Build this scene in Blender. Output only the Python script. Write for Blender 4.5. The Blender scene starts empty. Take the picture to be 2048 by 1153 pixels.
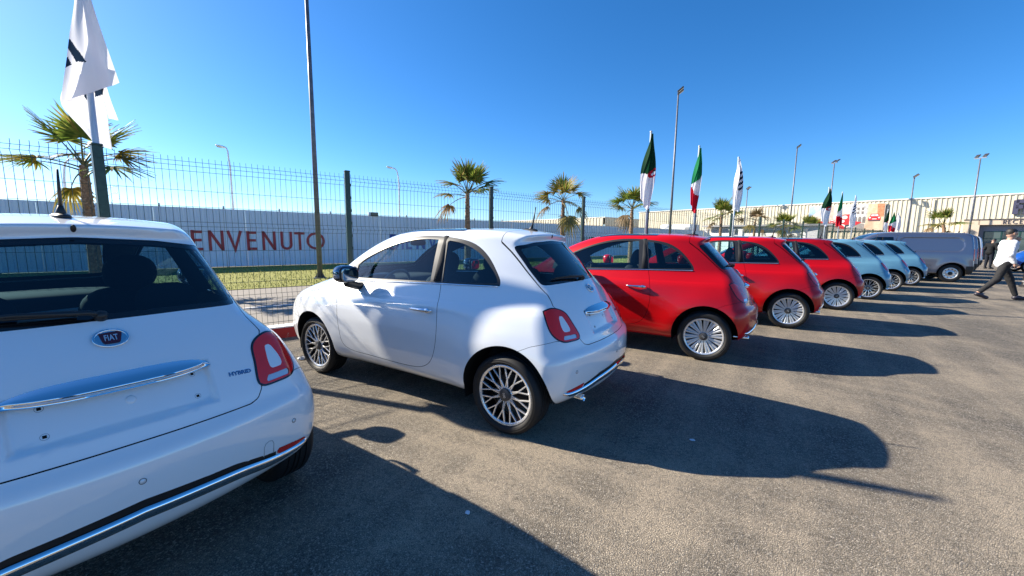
import bpy, bmesh, math, random
import numpy as np
from mathutils import Vector, Matrix

scene = bpy.context.scene
COL = scene.collection
R = math.radians

# ---------------------------------------------------------------- camera (13.9 mm equivalent phone ultra-wide, hand-held at 1.40 m)
CAM_R = Vector((0.843307, 0.537288, 0.012328)); CAM_F = Vector((-0.532157, 0.837220, -0.125799))
CAM_C = Vector((1.48419, -3.01642, 1.40414))
CAM_R = (CAM_R - CAM_F*CAM_R.dot(CAM_F)).normalized(); CAM_F.normalize(); CAM_U = CAM_R.cross(CAM_F)
cam = bpy.data.cameras.new('camera'); cam_o = bpy.data.objects.new('camera', cam); COL.objects.link(cam_o)
cam.sensor_width = 36; cam.lens = 787.97/2048*36; cam.clip_start = .05; cam.clip_end = 4000
cam_o.matrix_world = Matrix(((CAM_R.x, CAM_U.x, -CAM_F.x, CAM_C.x), (CAM_R.y, CAM_U.y, -CAM_F.y, CAM_C.y), (CAM_R.z, CAM_U.z, -CAM_F.z, CAM_C.z), (0, 0, 0, 1)))
scene.camera = cam_o

# ---------------------------------------------------------------- daylight: clear sky, low winter sun from the fence side
SUN_EL, SUN_AZ = R(30.7), R(13.7)          # sun stands towards (-cos az, -sin az)
world = bpy.data.worlds.new('World'); scene.world = world; world.use_nodes = True
wn = world.node_tree; bg = wn.nodes['Background']
sky = wn.nodes.new('ShaderNodeTexSky'); sky.sky_type = 'NISHITA'; sky.sun_disc = False
sky.sun_elevation = SUN_EL; sky.sun_rotation = R(256.3); sky.altitude = 0; sky.air_density = .8; sky.dust_density = .3; sky.ozone_density = 6
sky_sat = wn.nodes.new('ShaderNodeHueSaturation'); sky_sat.inputs['Saturation'].default_value = 1.2   # phone camera's colour rendering
wn.links.new(sky.outputs[0], sky_sat.inputs['Color']); wn.links.new(sky_sat.outputs[0], bg.inputs[0]); bg.inputs[1].default_value = .083
sun = bpy.data.lights.new('sun', 'SUN'); sun.energy = 5.0; sun.angle = R(.53); sun.color = (1, .91, .76)
sun_o = bpy.data.objects.new('sun', sun); COL.objects.link(sun_o)
sun_o.rotation_euler = Vector((-math.cos(SUN_AZ)*math.cos(SUN_EL), -math.sin(SUN_AZ)*math.cos(SUN_EL), math.sin(SUN_EL))).to_track_quat('Z', 'Y').to_euler()
scene.view_settings.view_transform = 'Standard'; scene.view_settings.look = 'None'
scene.view_settings.exposure = 1.38; scene.view_settings.gamma = 1
scene.render.engine = 'CYCLES'
scene.cycles.max_bounces = 10; scene.cycles.transparent_max_bounces = 16; scene.cycles.caustics_reflective = False; scene.cycles.caustics_refractive = False
scene.cycles.use_denoising = True

# fence frame: s metres along the fence (away from the camera), d metres towards the car park
F0 = Vector((-3.763, .687, 0)); FD = Vector((.32238, .94661, 0)); FN = Vector((.94661, -.32238, 0))
FANG = math.atan2(FD.y, FD.x)            # heading of the fence line
def fp(s, d, z=0): return F0 + FD*s + FN*d + Vector((0, 0, z))

# ---------------------------------------------------------------- materials
MATS = {}
def mat(name, color=(.5, .5, .5), rough=.5, metal=0, coat=0, spec=.5, build=None, **kw):
    if name in MATS: return MATS[name]
    m = bpy.data.materials.new(name); m.use_nodes = True; nt = m.node_tree; b = nt.nodes['Principled BSDF']
    b.inputs['Base Color'].default_value = (*color, 1); b.inputs['Roughness'].default_value = rough; b.inputs['Metallic'].default_value = metal
    b.inputs['Specular IOR Level'].default_value = spec
    if coat: b.inputs['Coat Weight'].default_value = coat; b.inputs['Coat Roughness'].default_value = kw.get('coat_rough', .02)
    if build: build(nt, b)
    MATS[name] = m; return m
def N(nt, t, **kw):
    n = nt.nodes.new(t)
    for k, v in kw.items():
        if k.startswith('i_'):
            key = k[2:]; key = int(key) if key.isdigit() else key.replace('_', ' ')
            n.inputs[key].default_value = v
        else: setattr(n, k, v)
    return n
def L(nt, a, b): nt.links.new(a, b)
def noise(nt, scale, detail=4, rough=.55, vec=None, dim='3D'):
    n = N(nt, 'ShaderNodeTexNoise', noise_dimensions=dim); n.inputs['Scale'].default_value = scale; n.inputs['Detail'].default_value = detail; n.inputs['Roughness'].default_value = rough
    if vec is not None: L(nt, vec, n.inputs['Vector'])
    return n
def ramp(nt, fac, stops, interp='LINEAR'):
    r = N(nt, 'ShaderNodeValToRGB'); r.color_ramp.interpolation = interp; e = r.color_ramp.elements
    while len(e) < len(stops): e.new(.5)
    for k, (p, c) in zip(e, stops): k.position = p; k.color = (*c, 1) if len(c) == 3 else c
    L(nt, fac, r.inputs[0]); return r
def mix(nt, fac, a, b, bt='MIX'):
    m = N(nt, 'ShaderNodeMix', data_type='RGBA', blend_type=bt)
    for s, v in ((m.inputs[0], fac), (m.inputs[6], a), (m.inputs[7], b)):
        if hasattr(v, 'is_linked') or hasattr(v, 'links'): L(nt, v, s)
        elif isinstance(v, (int, float)): s.default_value = v
        else: s.default_value = (*v, 1) if len(v) == 3 else v
    return m.outputs[2]
def bump(nt, b, h, strength=.3, dist=.01):
    n = N(nt, 'ShaderNodeBump'); n.inputs['Strength'].default_value = strength; n.inputs['Distance'].default_value = dist
    L(nt, h, n.inputs['Height']); L(nt, n.outputs[0], b.inputs['Normal']); return n
def objcoord(nt): return N(nt, 'ShaderNodeTexCoord').outputs['Object']

# ---------------------------------------------------------------- object helpers
def link(o, parent=None):
    COL.objects.link(o)
    if parent is not None: o.parent = parent
    return o
def tag(o, label=None, cat=None, group=None, kind=None):
    if label: o['label'] = label
    if cat: o['category'] = cat
    if group: o['group'] = group
    if kind: o['kind'] = kind
    return o
def empty(name, loc=(0, 0, 0), rz=0, label=None, cat=None, group=None):
    o = bpy.data.objects.new(name, None); o.empty_display_size = .2; o.location = loc; o.rotation_euler = (0, 0, rz)
    COL.objects.link(o); return tag(o, label, cat, group)
def mesh_of(name, V, F, m=None, smooth=True, normals=None):
    me = bpy.data.meshes.new(name)
    me.from_pydata([tuple(map(float, v)) for v in V], [], [tuple(map(int, f)) for f in F])
    if m is not None:
        for mm in (m if isinstance(m, (list, tuple)) else [m]): me.materials.append(mm)
    if smooth: me.polygons.foreach_set('use_smooth', [True]*len(me.polygons))
    if normals is not None: me.normals_split_custom_set_from_vertices([tuple(map(float, n)) for n in normals])
    me.update(); return me
def mk(name, V, F, m=None, parent=None, smooth=True, normals=None):
    return link(bpy.data.objects.new(name, mesh_of(name, V, F, m, smooth, normals)), parent)
def autosmooth(o, ang=35):
    me = o.data; a = R(ang)
    bm = bmesh.new(); bm.from_mesh(me)
    for e in bm.edges: e.smooth = not (len(e.link_faces) == 2 and e.calc_face_angle(0) > a)
    for f in bm.faces: f.smooth = True
    bm.to_mesh(me); bm.free(); return o
class MB:
    """collects shapes into one mesh"""
    def __init__(s): s.V = []; s.F = []; s.M = []; s.mi = 0
    def add(s, V, F):
        b = len(s.V); s.V += [tuple(v) for v in V]; s.F += [tuple(i+b for i in f) for f in F]; s.M += [s.mi]*len(F); return s
    def box(s, c, size, rot=None, bev=0):
        x, y, z = [k/2 for k in size]
        if bev:
            b = min(bev, x*.9, y*.9, z*.9); V = []
            for sx in (-1, 1):
                for sy in (-1, 1):
                    for sz in (-1, 1): V += [(sx*(x-b), sy*(y-b), sz*z), (sx*(x-b), sy*y, sz*(z-b)), (sx*x, sy*(y-b), sz*(z-b))]
            bm = bmesh.new(); vs = [bm.verts.new(v) for v in V]; r = bmesh.ops.convex_hull(bm, input=vs)
            bmesh.ops.dissolve_limit(bm, angle_limit=R(2), verts=bm.verts, edges=bm.edges)
            bm.verts.index_update(); F = [tuple(v.index for v in f.verts) for f in bm.faces]; V = [v.co.copy() for v in bm.verts]; bm.free()
        else:
            V = [(i*x, j*y, k*z) for i in (-1, 1) for j in (-1, 1) for k in (-1, 1)]
            F = [(0,1,3,2),(4,6,7,5),(0,4,5,1),(2,3,7,6),(0,2,6,4),(1,5,7,3)]
        M = rot if rot is not None else Matrix.Identity(3)
        return s.add([M @ Vector(v)+Vector(c) for v in V], F)
    def tube(s, pts, rad, n=10, cap=True, closed=False):
        pts = [Vector(p) for p in pts]; k = len(pts); rad = [rad]*k if isinstance(rad, (int, float)) else rad
        V = []; F = []; prev = None
        for i, p in enumerate(pts):
            a = pts[(i+1) % k] if (closed or i < k-1) else pts[i]; b = pts[i-1] if (closed or i > 0) else pts[i]
            t = (a-b).normalized()
            if prev is None:
                x = t.orthogonal().normalized()
            else: x = (prev-t*prev.dot(t)).normalized()
            prev = x; y = t.cross(x)
            V += [p+(x*math.cos(q*2*math.pi/n)+y*math.sin(q*2*math.pi/n))*rad[i] for q in range(n)]
        for i in range(k if closed else k-1):
            for q in range(n):
                j = (i+1) % k; F.append((i*n+q, i*n+(q+1) % n, j*n+(q+1) % n, j*n+q))
        if cap and not closed: F += [tuple(range(n-1, -1, -1)), tuple(range((k-1)*n, k*n))]
        return s.add(V, F)
    def lathe(s, prof, n=32, M=None, closed=False):
        """prof: (radius, height) revolved about local z"""
        M = M or Matrix.Identity(4); V = []; F = []; k = len(prof)
        for r, h in prof: V += [M @ Vector((r*math.cos(a*2*math.pi/n), r*math.sin(a*2*math.pi/n), h)) for a in range(n)]
        for i in range(k if closed else k-1):
            j = (i+1) % k
            for a in range(n): F.append((i*n+a, i*n+(a+1) % n, j*n+(a+1) % n, j*n+a))
        return s.add(V, F)
    def sellip(s, c, rad, e1=1, e2=1, nu=20, nv=12, rot=None):
        """superellipsoid"""
        M = rot if rot is not None else Matrix.Identity(3); V = []; F = []
        sg = lambda x, e: math.copysign(abs(x)**e, x)
        for j in range(nv+1):
            ph = -math.pi/2+math.pi*j/nv
            for i in range(nu):
                th = 2*math.pi*i/nu
                V.append(M @ Vector((rad[0]*sg(math.cos(ph), e1)*sg(math.cos(th), e2), rad[1]*sg(math.cos(ph), e1)*sg(math.sin(th), e2), rad[2]*sg(math.sin(ph), e1)))+Vector(c))
        for j in range(nv):
            for i in range(nu): F.append((j*nu+i, j*nu+(i+1) % nu, (j+1)*nu+(i+1) % nu, (j+1)*nu+i))
        return s.add(V, F)
    def prism(s, poly, h, M=None):
        """closed polygon (x,y) extruded from z=0 to z=h"""
        M = M or Matrix.Identity(4); n = len(poly)
        V = [M @ Vector((x, y, 0)) for x, y in poly]+[M @ Vector((x, y, h)) for x, y in poly]
        F = [tuple(range(n-1, -1, -1)), tuple(range(n, 2*n))]+[(i, (i+1) % n, n+(i+1) % n, n+i) for i in range(n)]
        return s.add(V, F)
    def build(s, name, m, parent=None, smooth=True, auto=None):
        me = bpy.data.meshes.new(name); me.from_pydata([tuple(v) for v in s.V], [], s.F)
        for mm in (m if isinstance(m, (list, tuple)) else [m]): me.materials.append(mm)
        if isinstance(m, (list, tuple)): me.polygons.foreach_set('material_index', s.M)
        if smooth: me.polygons.foreach_set('use_smooth', [True]*len(me.polygons))
        me.update(); o = link(bpy.data.objects.new(name, me), parent)
        if auto: autosmooth(o, auto)
        return o
def text_mesh(txt, size, depth, name, m, parent=None, align='CENTER', matrix=None, shear=0, bold=0, spacing=1):
    cu = bpy.data.curves.new(name, 'FONT'); cu.body = txt; cu.size = size; cu.extrude = depth/2; cu.align_x = align; cu.align_y = 'CENTER'; cu.shear = shear; cu.offset = bold; cu.space_character = spacing
    t = bpy.data.objects.new(name, cu); COL.objects.link(t); dg = bpy.context.evaluated_depsgraph_get(); dg.update()
    me = bpy.data.meshes.new_from_object(t.evaluated_get(dg)); bpy.data.objects.remove(t); bpy.data.curves.remove(cu)
    me.name = name; me.materials.clear(); me.materials.append(m); o = link(bpy.data.objects.new(name, me), parent)
    if matrix is not None: o.matrix_local = matrix
    return o
def copy_tree(o, parent=None, mats=None):
    c = o.copy(); COL.objects.link(c); c.parent = parent
    for ch in o.children: copy_tree(ch, c)
    return c
# ---------------------------------------------------------------- numeric geometry helpers
def cspline(P, n):
    """open natural cubic spline through P, chord-length parameter, n samples"""
    P = np.asarray(P, float); m = len(P)
    t = np.concatenate([[0], np.cumsum(np.linalg.norm(np.diff(P, axis=0), axis=1) + 1e-9)])
    if m == 2:
        s = np.linspace(0, 1, n)[:, None]; return P[0]*(1-s) + P[1]*s
    h = np.diff(t); A = np.zeros((m, m)); B = np.zeros((m, P.shape[1])); A[0, 0] = A[-1, -1] = 1
    for i in range(1, m-1):
        A[i, i-1] = h[i-1]; A[i, i] = 2*(h[i-1]+h[i]); A[i, i+1] = h[i]
        B[i] = 6*((P[i+1]-P[i])/h[i] - (P[i]-P[i-1])/h[i-1])
    M = np.linalg.solve(A, B)
    s = np.linspace(0, t[-1], n); k = np.clip(np.searchsorted(t, s, 'right')-1, 0, m-2)
    a = (t[k+1]-s)[:, None]; b = (s-t[k])[:, None]; H = h[k][:, None]
    return (M[k]*a**3 + M[k+1]*b**3)/(6*H) + (P[k]/H - M[k]*H/6)*a + (P[k+1]/H - M[k+1]*H/6)*b

def interp1(x, X, Y):
    """smooth 1-D interpolation (pchip-like through a dense natural spline)"""
    return np.interp(x, X, Y)

def dense(X, Y, n=400):
    """pchip resampled densely -> arrays for np.interp"""
    X = np.asarray(X, float); Y = np.asarray(Y, float); h = np.diff(X); d = np.diff(Y)/h
    m = np.zeros(len(X)); m[0] = d[0]; m[-1] = d[-1]
    for i in range(1, len(X)-1):
        if d[i-1]*d[i] > 0:
            w1 = 2*h[i]+h[i-1]; w2 = h[i]+2*h[i-1]; m[i] = (w1+w2)/(w1/d[i-1]+w2/d[i])
    x = np.linspace(X[0], X[-1], n); k = np.clip(np.searchsorted(X, x, 'right')-1, 0, len(X)-2)
    t = (x-X[k])/h[k]
    y = (2*t**3-3*t**2+1)*Y[k] + (t**3-2*t**2+t)*h[k]*m[k] + (-2*t**3+3*t**2)*Y[k+1] + (t**3-t**2)*h[k]*m[k+1]
    return x, y

def sstep(a, b, x):
    t = np.clip((x-a)/(b-a), 0, 1); return t*t*(3-2*t)

def sdf_poly(x, y, P, fast=True):
    """signed distance of points to closed polygon P (negative inside)"""
    x = np.asarray(x, float); shp = x.shape; q = np.stack([x.ravel(), np.asarray(y, float).ravel()], 1)
    if fast:   # points well outside the bounding box only get a rough positive distance
        lo, hi = P.min(0), P.max(0); d = np.maximum(np.maximum(lo-q, q-hi), 0).max(1); near = d < .06
        r = d.copy(); r[near] = sdf_poly(q[near, 0], q[near, 1], P, False); return r.reshape(shp)
    out = np.empty(len(q)); A = P; B = np.roll(P, -1, 0); E = B-A; L = (E*E).sum(1)+1e-12
    for s in range(0, len(q), 4000):
        d = q[s:s+4000, None, :]-A[None]
        t = np.clip((d*E[None]).sum(2)/L, 0, 1)
        w = d-t[..., None]*E[None]; dist = np.sqrt((w*w).sum(2).min(1))
        py = q[s:s+4000, 1][:, None]; px = q[s:s+4000, 0][:, None]
        c = (A[None, :, 1] > py) != (B[None, :, 1] > py)
        xi = A[None, :, 0] + (py-A[None, :, 1])/(E[None, :, 1]+1e-15)*E[None, :, 0]
        ins = (c & (px < xi)).sum(1) % 2 == 1
        out[s:s+4000] = np.where(ins, -dist, dist)
    return out.reshape(shp)

class Grid2:
    """bicubic lookup of a 2-D field sampled on a regular grid"""
    def __init__(self, fn, x0, x1, y0, y1, h):
        self.x0, self.y0, self.h = x0, y0, h
        xs = np.arange(x0, x1+h, h); ys = np.arange(y0, y1+h, h)
        X, Y = np.meshgrid(xs, ys, indexing='ij'); self.v = fn(X, Y)
    def __call__(self, x, y):
        u = (x-self.x0)/self.h; w = (y-self.y0)/self.h
        u = np.clip(u, 1, self.v.shape[0]-3.001); w = np.clip(w, 1, self.v.shape[1]-3.001)
        i = np.floor(u).astype(int); j = np.floor(w).astype(int); u = u-i; w = w-j
        def cub(t): # B-spline weights: C2 smooth
            return ((1-t)**3/6, (3*t**3-6*t**2+4)/6, (-3*t**3+3*t**2+3*t+1)/6, t**3/6)
        cu, cw = cub(u), cub(w); r = 0
        for a in range(4):
            for b in range(4): r = r + cu[a]*cw[b]*self.v[i+a-1, j+b-1]
        return r

def surface_nets(G, lo, hi, h):
    xs, ys, zs = [np.arange(lo[k], hi[k]+h, h) for k in range(3)]
    X, Y, Z = np.meshgrid(xs, ys, zs, indexing='ij')
    v = G(np.stack([X.ravel(), Y.ravel(), Z.ravel()], 1)).reshape(X.shape)
    ins = v < 0; n = np.array(v.shape)-1
    acc = np.zeros(tuple(n)+(3,)); cnt = np.zeros(tuple(n))
    P = np.stack([X, Y, Z], -1)
    for ax in range(3):
        a = [slice(None)]*3; b = [slice(None)]*3; a[ax] = slice(0, -1); b[ax] = slice(1, None)
        va, vb = v[tuple(a)], v[tuple(b)]; cr = ins[tuple(a)] != ins[tuple(b)]
        t = np.where(cr, va/(va-vb+1e-30), 0)[..., None]
        pt = P[tuple(a)]*(1-t)+P[tuple(b)]*t
        o = [k for k in range(3) if k != ax]
        for d1 in (0, 1):
            for d2 in (0, 1):
                src = [slice(None)]*3
                src[o[0]] = slice(1-d1, cr.shape[o[0]]-d1); src[o[1]] = slice(1-d2, cr.shape[o[1]]-d2)
                # edge (i,j,k) borders cells shifted by -d on the other axes
                s0 = [slice(None)]*3
                s0[o[0]] = slice(1, None) if d1 else slice(0, -1); s0[o[1]] = slice(1, None) if d2 else slice(0, -1)
                c = cr[tuple(s0)]; acc += np.where(c[..., None], pt[tuple(s0)], 0); cnt += c
    act = cnt > 0; idx = -np.ones(act.shape, int); idx[act] = np.arange(act.sum())
    V = acc[act]/cnt[act][:, None]; Q = []
    for ax in range(3):
        o = [k for k in range(3) if k != ax]
        a = [slice(None)]*3; b = [slice(None)]*3; a[ax] = slice(0, -1); b[ax] = slice(1, None)
        for k in o: a[k] = slice(1, -1); b[k] = slice(1, -1)
        ia, ib = ins[tuple(a)], ins[tuple(b)]; e = np.argwhere(ia != ib)
        if not len(e): continue
        fl = ia[tuple(e.T)]; base = e.copy()
        def cell(d1, d2):
            c = base.copy(); c[:, o[0]] += d1; c[:, o[1]] += d2; return idx[tuple(c.T)]
        q = np.stack([cell(0, 0), cell(1, 0), cell(1, 1), cell(0, 1)], 1)
        flip = fl if ax != 1 else ~fl
        q[~flip] = q[~flip][:, ::-1]; Q.append(q)
    return V, np.concatenate(Q)

def gradG(G, P, e=2e-3):
    g = np.empty_like(P)
    for k in range(3):
        d = np.zeros(3); d[k] = e; g[:, k] = (G(P+d)-G(P-d))/(2*e)
    return g

def project(G, P, it=4, maxstep=.03):
    for _ in range(it):
        g = gradG(G, P); s = -(G(P)/((g*g).sum(1)+1e-9))[:, None]*g
        n = np.linalg.norm(s, axis=1, keepdims=True); s *= np.minimum(1, maxstep/(n+1e-9)); P = P+s
    return P

def clip_mesh(V, F, phi):
    """split a triangle mesh at phi=0 -> (V,F) with phi<0, (V,F) with phi>0"""
    phi = np.where(np.abs(phi) < 1e-6, 1e-6, phi); s = phi < 0; c = s[F].sum(1)
    mix = (c > 0) & (c < 3); keepn = F[c == 3]; keepp = F[c == 0]
    Fm = F[mix]
    if len(Fm):
        lone = np.where((s[Fm].sum(1) == 1)[:, None], s[Fm], ~s[Fm]); k = lone.argmax(1)
        r = np.arange(len(Fm)); a = Fm[r, k]; b = Fm[r, (k+1) % 3]; d = Fm[r, (k+2) % 3]
        E = np.concatenate([np.stack([a, b], 1), np.stack([a, d], 1)]); E.sort(axis=1)
        U, inv = np.unique(E, axis=0, return_inverse=True); inv = inv.ravel()
        t = phi[U[:, 0]]/(phi[U[:, 0]]-phi[U[:, 1]]); t = t[:, None]
        N = V[U[:, 0]]*(1-t)+V[U[:, 1]]*t
        m1 = inv[:len(Fm)]+len(V); m2 = inv[len(Fm):]+len(V); V2 = np.concatenate([V, N])
        tip = np.stack([a, m1, m2], 1); q1 = np.stack([m1, b, d], 1); q2 = np.stack([m1, d, m2], 1)
        sa = s[a]
        neg = np.concatenate([keepn, tip[sa], q1[~sa], q2[~sa]]); pos = np.concatenate([keepp, tip[~sa], q1[sa], q2[sa]])
    else: V2, neg, pos = V, keepn, keepp
    def comp(F):
        if not len(F): return np.zeros((0, 3)), np.zeros((0, 3), int)
        u, i = np.unique(F, return_inverse=True); return V2[u], i.reshape(F.shape)
    return comp(neg), comp(pos)
# ---------------------------------------------------------------- city car body: an implicit surface in (forward, left, up) metres
PROF_A = [(.03,1.437),(.09,1.449),(.25,1.474),(.6,1.489),(.95,1.489),(1.3,1.474),(1.53,1.426),(1.76,1.346),(2.0,1.236),(2.17,1.142),(2.30,1.06),(2.37,1.01)]
PROF_B = [(2.37,1.01),(2.48,.978),(2.68,.912),(2.83,.815),(2.93,.69),(2.99,.55),(3.01,.43),(2.98,.30),(2.88,.215),(2.6,.2)]
PROF_C = [(2.6,.2),(-.25,.205)]
PROF_D = [(-.25,.205),(-.38,.232),(-.48,.278),(-.535,.345),(-.556,.43),(-.561,.50),(-.558,.565),(-.546,.612),(-.518,.648),(-.500,.69),(-.474,.75),(-.42,.855),(-.345,.965),(-.26,1.062),(-.12,1.21),(.05,1.385)]
PROF_E = [(.05,1.385),(.03,1.437)]
prof = np.concatenate([cspline(p, n)[:-1] for p, n in ((PROF_A,160),(PROF_B,120),(PROF_C,4),(PROF_D,160),(PROF_E,4))])
profG = Grid2(lambda x, y: sdf_poly(x, y, prof, False), -.85, 3.3, -.05, 1.75, .0125)
WZ = dense([.15,.20,.26,.35,.5,.62,.72,.80,.86,.92,1.0,1.04,1.2,1.35,1.45,1.7],[.69,.722,.757,.786,.805,.808,.803,.792,.778,.748,.708,.690,.622,.552,.508,.40])
RA = dense([.1,.5,.7,.9,1.05,1.3,1.6],[.035,.04,.06,.10,.165,.19,.2])
FA = dense([.1,.8,.95,1.1,1.6],[0,0,.06,.085,.10])
CR = dense([.1,.3,.7,.9,1.1,1.6],[.24,.27,.27,.29,.29,.29])
def bodyW(f, z):
    w = np.interp(z, *WZ) - np.interp(z, *RA)*np.maximum(0, .9-f)**2 - np.interp(z, *FA)*np.maximum(0, f-.95)**2
    w = w - .27*np.maximum(0, f-2.25)**2
    for fc in (0, 2.3):
        r = np.hypot(f-fc, z-.30); w = w + (.024 if fc == 0 else .02)*np.exp(-((r-.34)/.17)**2)*sstep(1.0, .8, z)
    w = w + .0045*sstep(.918, .896, z)*sstep(-.25, .1, f)*sstep(2.35, 2.0, f)   # shoulder line
    # door flank: slight inward tuck between the arches
    w = w - .012*np.exp(-((f-1.1)/.55)**2)*sstep(.75, .45, z)
    return w
def G500(P):
    f, l, z = P[:, 0], P[:, 1], P[:, 2]; a = np.abs(l); l2 = np.minimum(a, .9)**2
    zz = z + .12*l2*sstep(.6, .9, z)
    ff = f - np.interp(z, *CR)*l2*sstep(1.1, .1, f) + .17*l2*sstep(1.5, 2.4, f)
    gp = profG(ff, zz)
    # number plate recess in the tailgate
    bx = np.maximum(np.abs(l)-.27, np.abs(z-.79)-.075)
    gp = gp + .022*sstep(.010, -.010, bx)*sstep(-.2, -.3, f)
    gs = (a - bodyW(f, z))*.93
    r = .115 - .06*sstep(.72, .95, z)*sstep(.9, .2, f)
    p = np.maximum(gp+r, 0); q = np.maximum(gs+r, 0)
    return np.where((p > 0) & (q > 0), (p**2.4+q**2.4)**(1/2.4)-r, np.maximum(gp, gs))
# ---------------------------------------------------------------- ground
def m_asphalt():
    def b(nt, p):
        co = objcoord(nt)
        chip = N(nt, 'ShaderNodeTexVoronoi', feature='F1'); chip.inputs['Scale'].default_value = 120; L(nt, co, chip.inputs['Vector'])
        warp = noise(nt, 30, 3, .6, co)
        edge = N(nt, 'ShaderNodeTexVoronoi', feature='DISTANCE_TO_EDGE'); edge.inputs['Scale'].default_value = 120; L(nt, co, edge.inputs['Vector'])
        fine = noise(nt, 170, 3, .7, co); big = noise(nt, .55, 5, .6, co); mid = noise(nt, 3.2, 5, .65, co)
        # long dusty swathes where cars have turned
        mp = N(nt, 'ShaderNodeMapping'); L(nt, co, mp.inputs[0]); mp.inputs['Rotation'].default_value = (0, 0, R(-62)); mp.inputs['Scale'].default_value = (2.1, .22, 1)
        wv = noise(nt, 1.25, 4, .55, mp.outputs[0])
        stone = ramp(nt, chip.outputs['Color'], [(.0, (.014, .013, .013)), (.35, (.050, .047, .043)), (.65, (.15, .138, .12)), (1, (.46, .42, .355))])
        dustf = N(nt, 'ShaderNodeMath', operation='ADD'); L(nt, ramp(nt, big.outputs[0], [(.40, (.0,)*3), (.60, (.66,)*3)]).outputs[0], dustf.inputs[0]); L(nt, ramp(nt, wv.outputs[0], [(.44, (0,)*3), (.60, (.5,)*3)]).outputs[0], dustf.inputs[1])
        d2 = N(nt, 'ShaderNodeMath', operation='MULTIPLY'); L(nt, dustf.outputs[0], d2.inputs[0]); L(nt, ramp(nt, mid.outputs[0], [(.25, (.35,)*3), (.7, (1,)*3)]).outputs[0], d2.inputs[1])
        d3 = N(nt, 'ShaderNodeMath', operation='MULTIPLY_ADD', use_clamp=True); L(nt, ramp(nt, warp.outputs[0], [(.3, (.4,)*3), (.65, (1.25,)*3)]).outputs[0], d3.inputs[0]); L(nt, d2.outputs[0], d3.inputs[1]); d3.inputs[2].default_value = .19
        dust = ramp(nt, fine.outputs[0], [(.3, (.17, .142, .106)), (.7, (.58, .485, .365))])
        # tyre arcs: rings about a point off to the side, broken up by noise
        mp2 = N(nt, 'ShaderNodeMapping'); L(nt, co, mp2.inputs[0]); mp2.inputs['Location'].default_value = (-.6, 7.5, 0)
        wav = N(nt, 'ShaderNodeTexWave', wave_type='RINGS', rings_direction='Z'); L(nt, mp2.outputs[0], wav.inputs[0]); wav.inputs['Scale'].default_value = 1.1; wav.inputs['Distortion'].default_value = 7; wav.inputs['Detail'].default_value = 5; wav.inputs['Detail Scale'].default_value = .9
        trk = N(nt, 'ShaderNodeMath', operation='MULTIPLY'); L(nt, ramp(nt, wav.outputs[0], [(.5, (0,)*3), (.95, (.22,)*3)]).outputs[0], trk.inputs[0]); L(nt, ramp(nt, noise(nt, .42, 3, .5, co).outputs[0], [(.45, (0,)*3), (.62, (1,)*3)]).outputs[0], trk.inputs[1])
        tot = N(nt, 'ShaderNodeMath', operation='ADD', use_clamp=True); L(nt, d3.outputs[0], tot.inputs[0]); L(nt, trk.outputs[0], tot.inputs[1])
        col = mix(nt, tot.outputs[0], stone.outputs[0], dust.outputs[0])
        crack = ramp(nt, edge.outputs['Distance'], [(.0, (.12,)*3), (.13, (1,)*3)])
        col = mix(nt, .72, col, crack.outputs[0], 'MULTIPLY')
        L(nt, col, p.inputs['Base Color'])
        h = N(nt, 'ShaderNodeMath', operation='MULTIPLY_ADD'); L(nt, ramp(nt, edge.outputs['Distance'], [(0, (0,)*3), (.22, (1,)*3)]).outputs[0], h.inputs[0]); h.inputs[1].default_value = .8; L(nt, chip.outputs['Color'], h.inputs[2])
        bump(nt, p, h.outputs[0], .8, .0045)
    return mat('coarse dusty asphalt', (.1, .1, .1), .86, spec=.3, build=b)
def m_road():
    def b(nt, p):
        co = objcoord(nt); a = noise(nt, 60, 4, .6, co); c = noise(nt, .7, 4, .6, co)
        col = mix(nt, c.outputs[0], ramp(nt, a.outputs[0], [(.3, (.12, .11, .10)), (.7, (.26, .235, .205))]).outputs[0], (.27, .24, .20)); L(nt, col, p.inputs['Base Color']); bump(nt, p, a.outputs[0], .3, .004)
    return mat('pale road surface', (.2, .2, .18), .9, build=b)
def m_soil():
    def b(nt, p):
        co = objcoord(nt); a = noise(nt, 4, 6, .65, co); f = noise(nt, 90, 3, .6, co)
        col = mix(nt, .5, ramp(nt, a.outputs[0], [(.3, (.14, .16, .022)), (.5, (.25, .25, .04)), (.7, (.33, .28, .075))]).outputs[0], ramp(nt, f.outputs[0], [(.3, (.10, .12, .02)), (.7, (.34, .32, .07))]).outputs[0]); L(nt, col, p.inputs['Base Color']); bump(nt, p, f.outputs[0], .6, .02)
    return mat('dry lawn ground', (.15, .14, .05), .95, build=b)
def sheet(name, s0, s1, d0, d1, z, m, n=1):
    V = [fp(s0, d0, z), fp(s1, d0, z), fp(s1, d1, z), fp(s0, d1, z)]
    o = mk(name, V, [(3, 2, 1, 0)], m, smooth=False); o['kind'] = 'structure'; return o
sheet('ground', -900, 900, -900, 900, -.012, mat('plain earth', (.20, .165, .12), .95, build=lambda nt, p: L(nt, ramp(nt, noise(nt, .2, 6, .6, objcoord(nt)).outputs[0], [(.3, (.13, .115, .08)), (.7, (.25, .21, .15))]).outputs[0], p.inputs['Base Color'])))
sheet('car_park', -30, 53.0, .02, 60, 0, m_asphalt())
sheet('service_road', -60, 80, -6.05, -.16, -.004, m_road())
sheet('lawn', -60, 80, -14.8, -6.05, .01, m_soil())
WHITEPAINT = mat('white road paint', (.62, .61, .58), .8, build=lambda nt, p: L(nt, ramp(nt, noise(nt, 12, 5, .7, objcoord(nt)).outputs[0], [(.35, (.35, .33, .30)), (.55, (.68, .67, .64))]).outputs[0], p.inputs['Base Color']))
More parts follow.
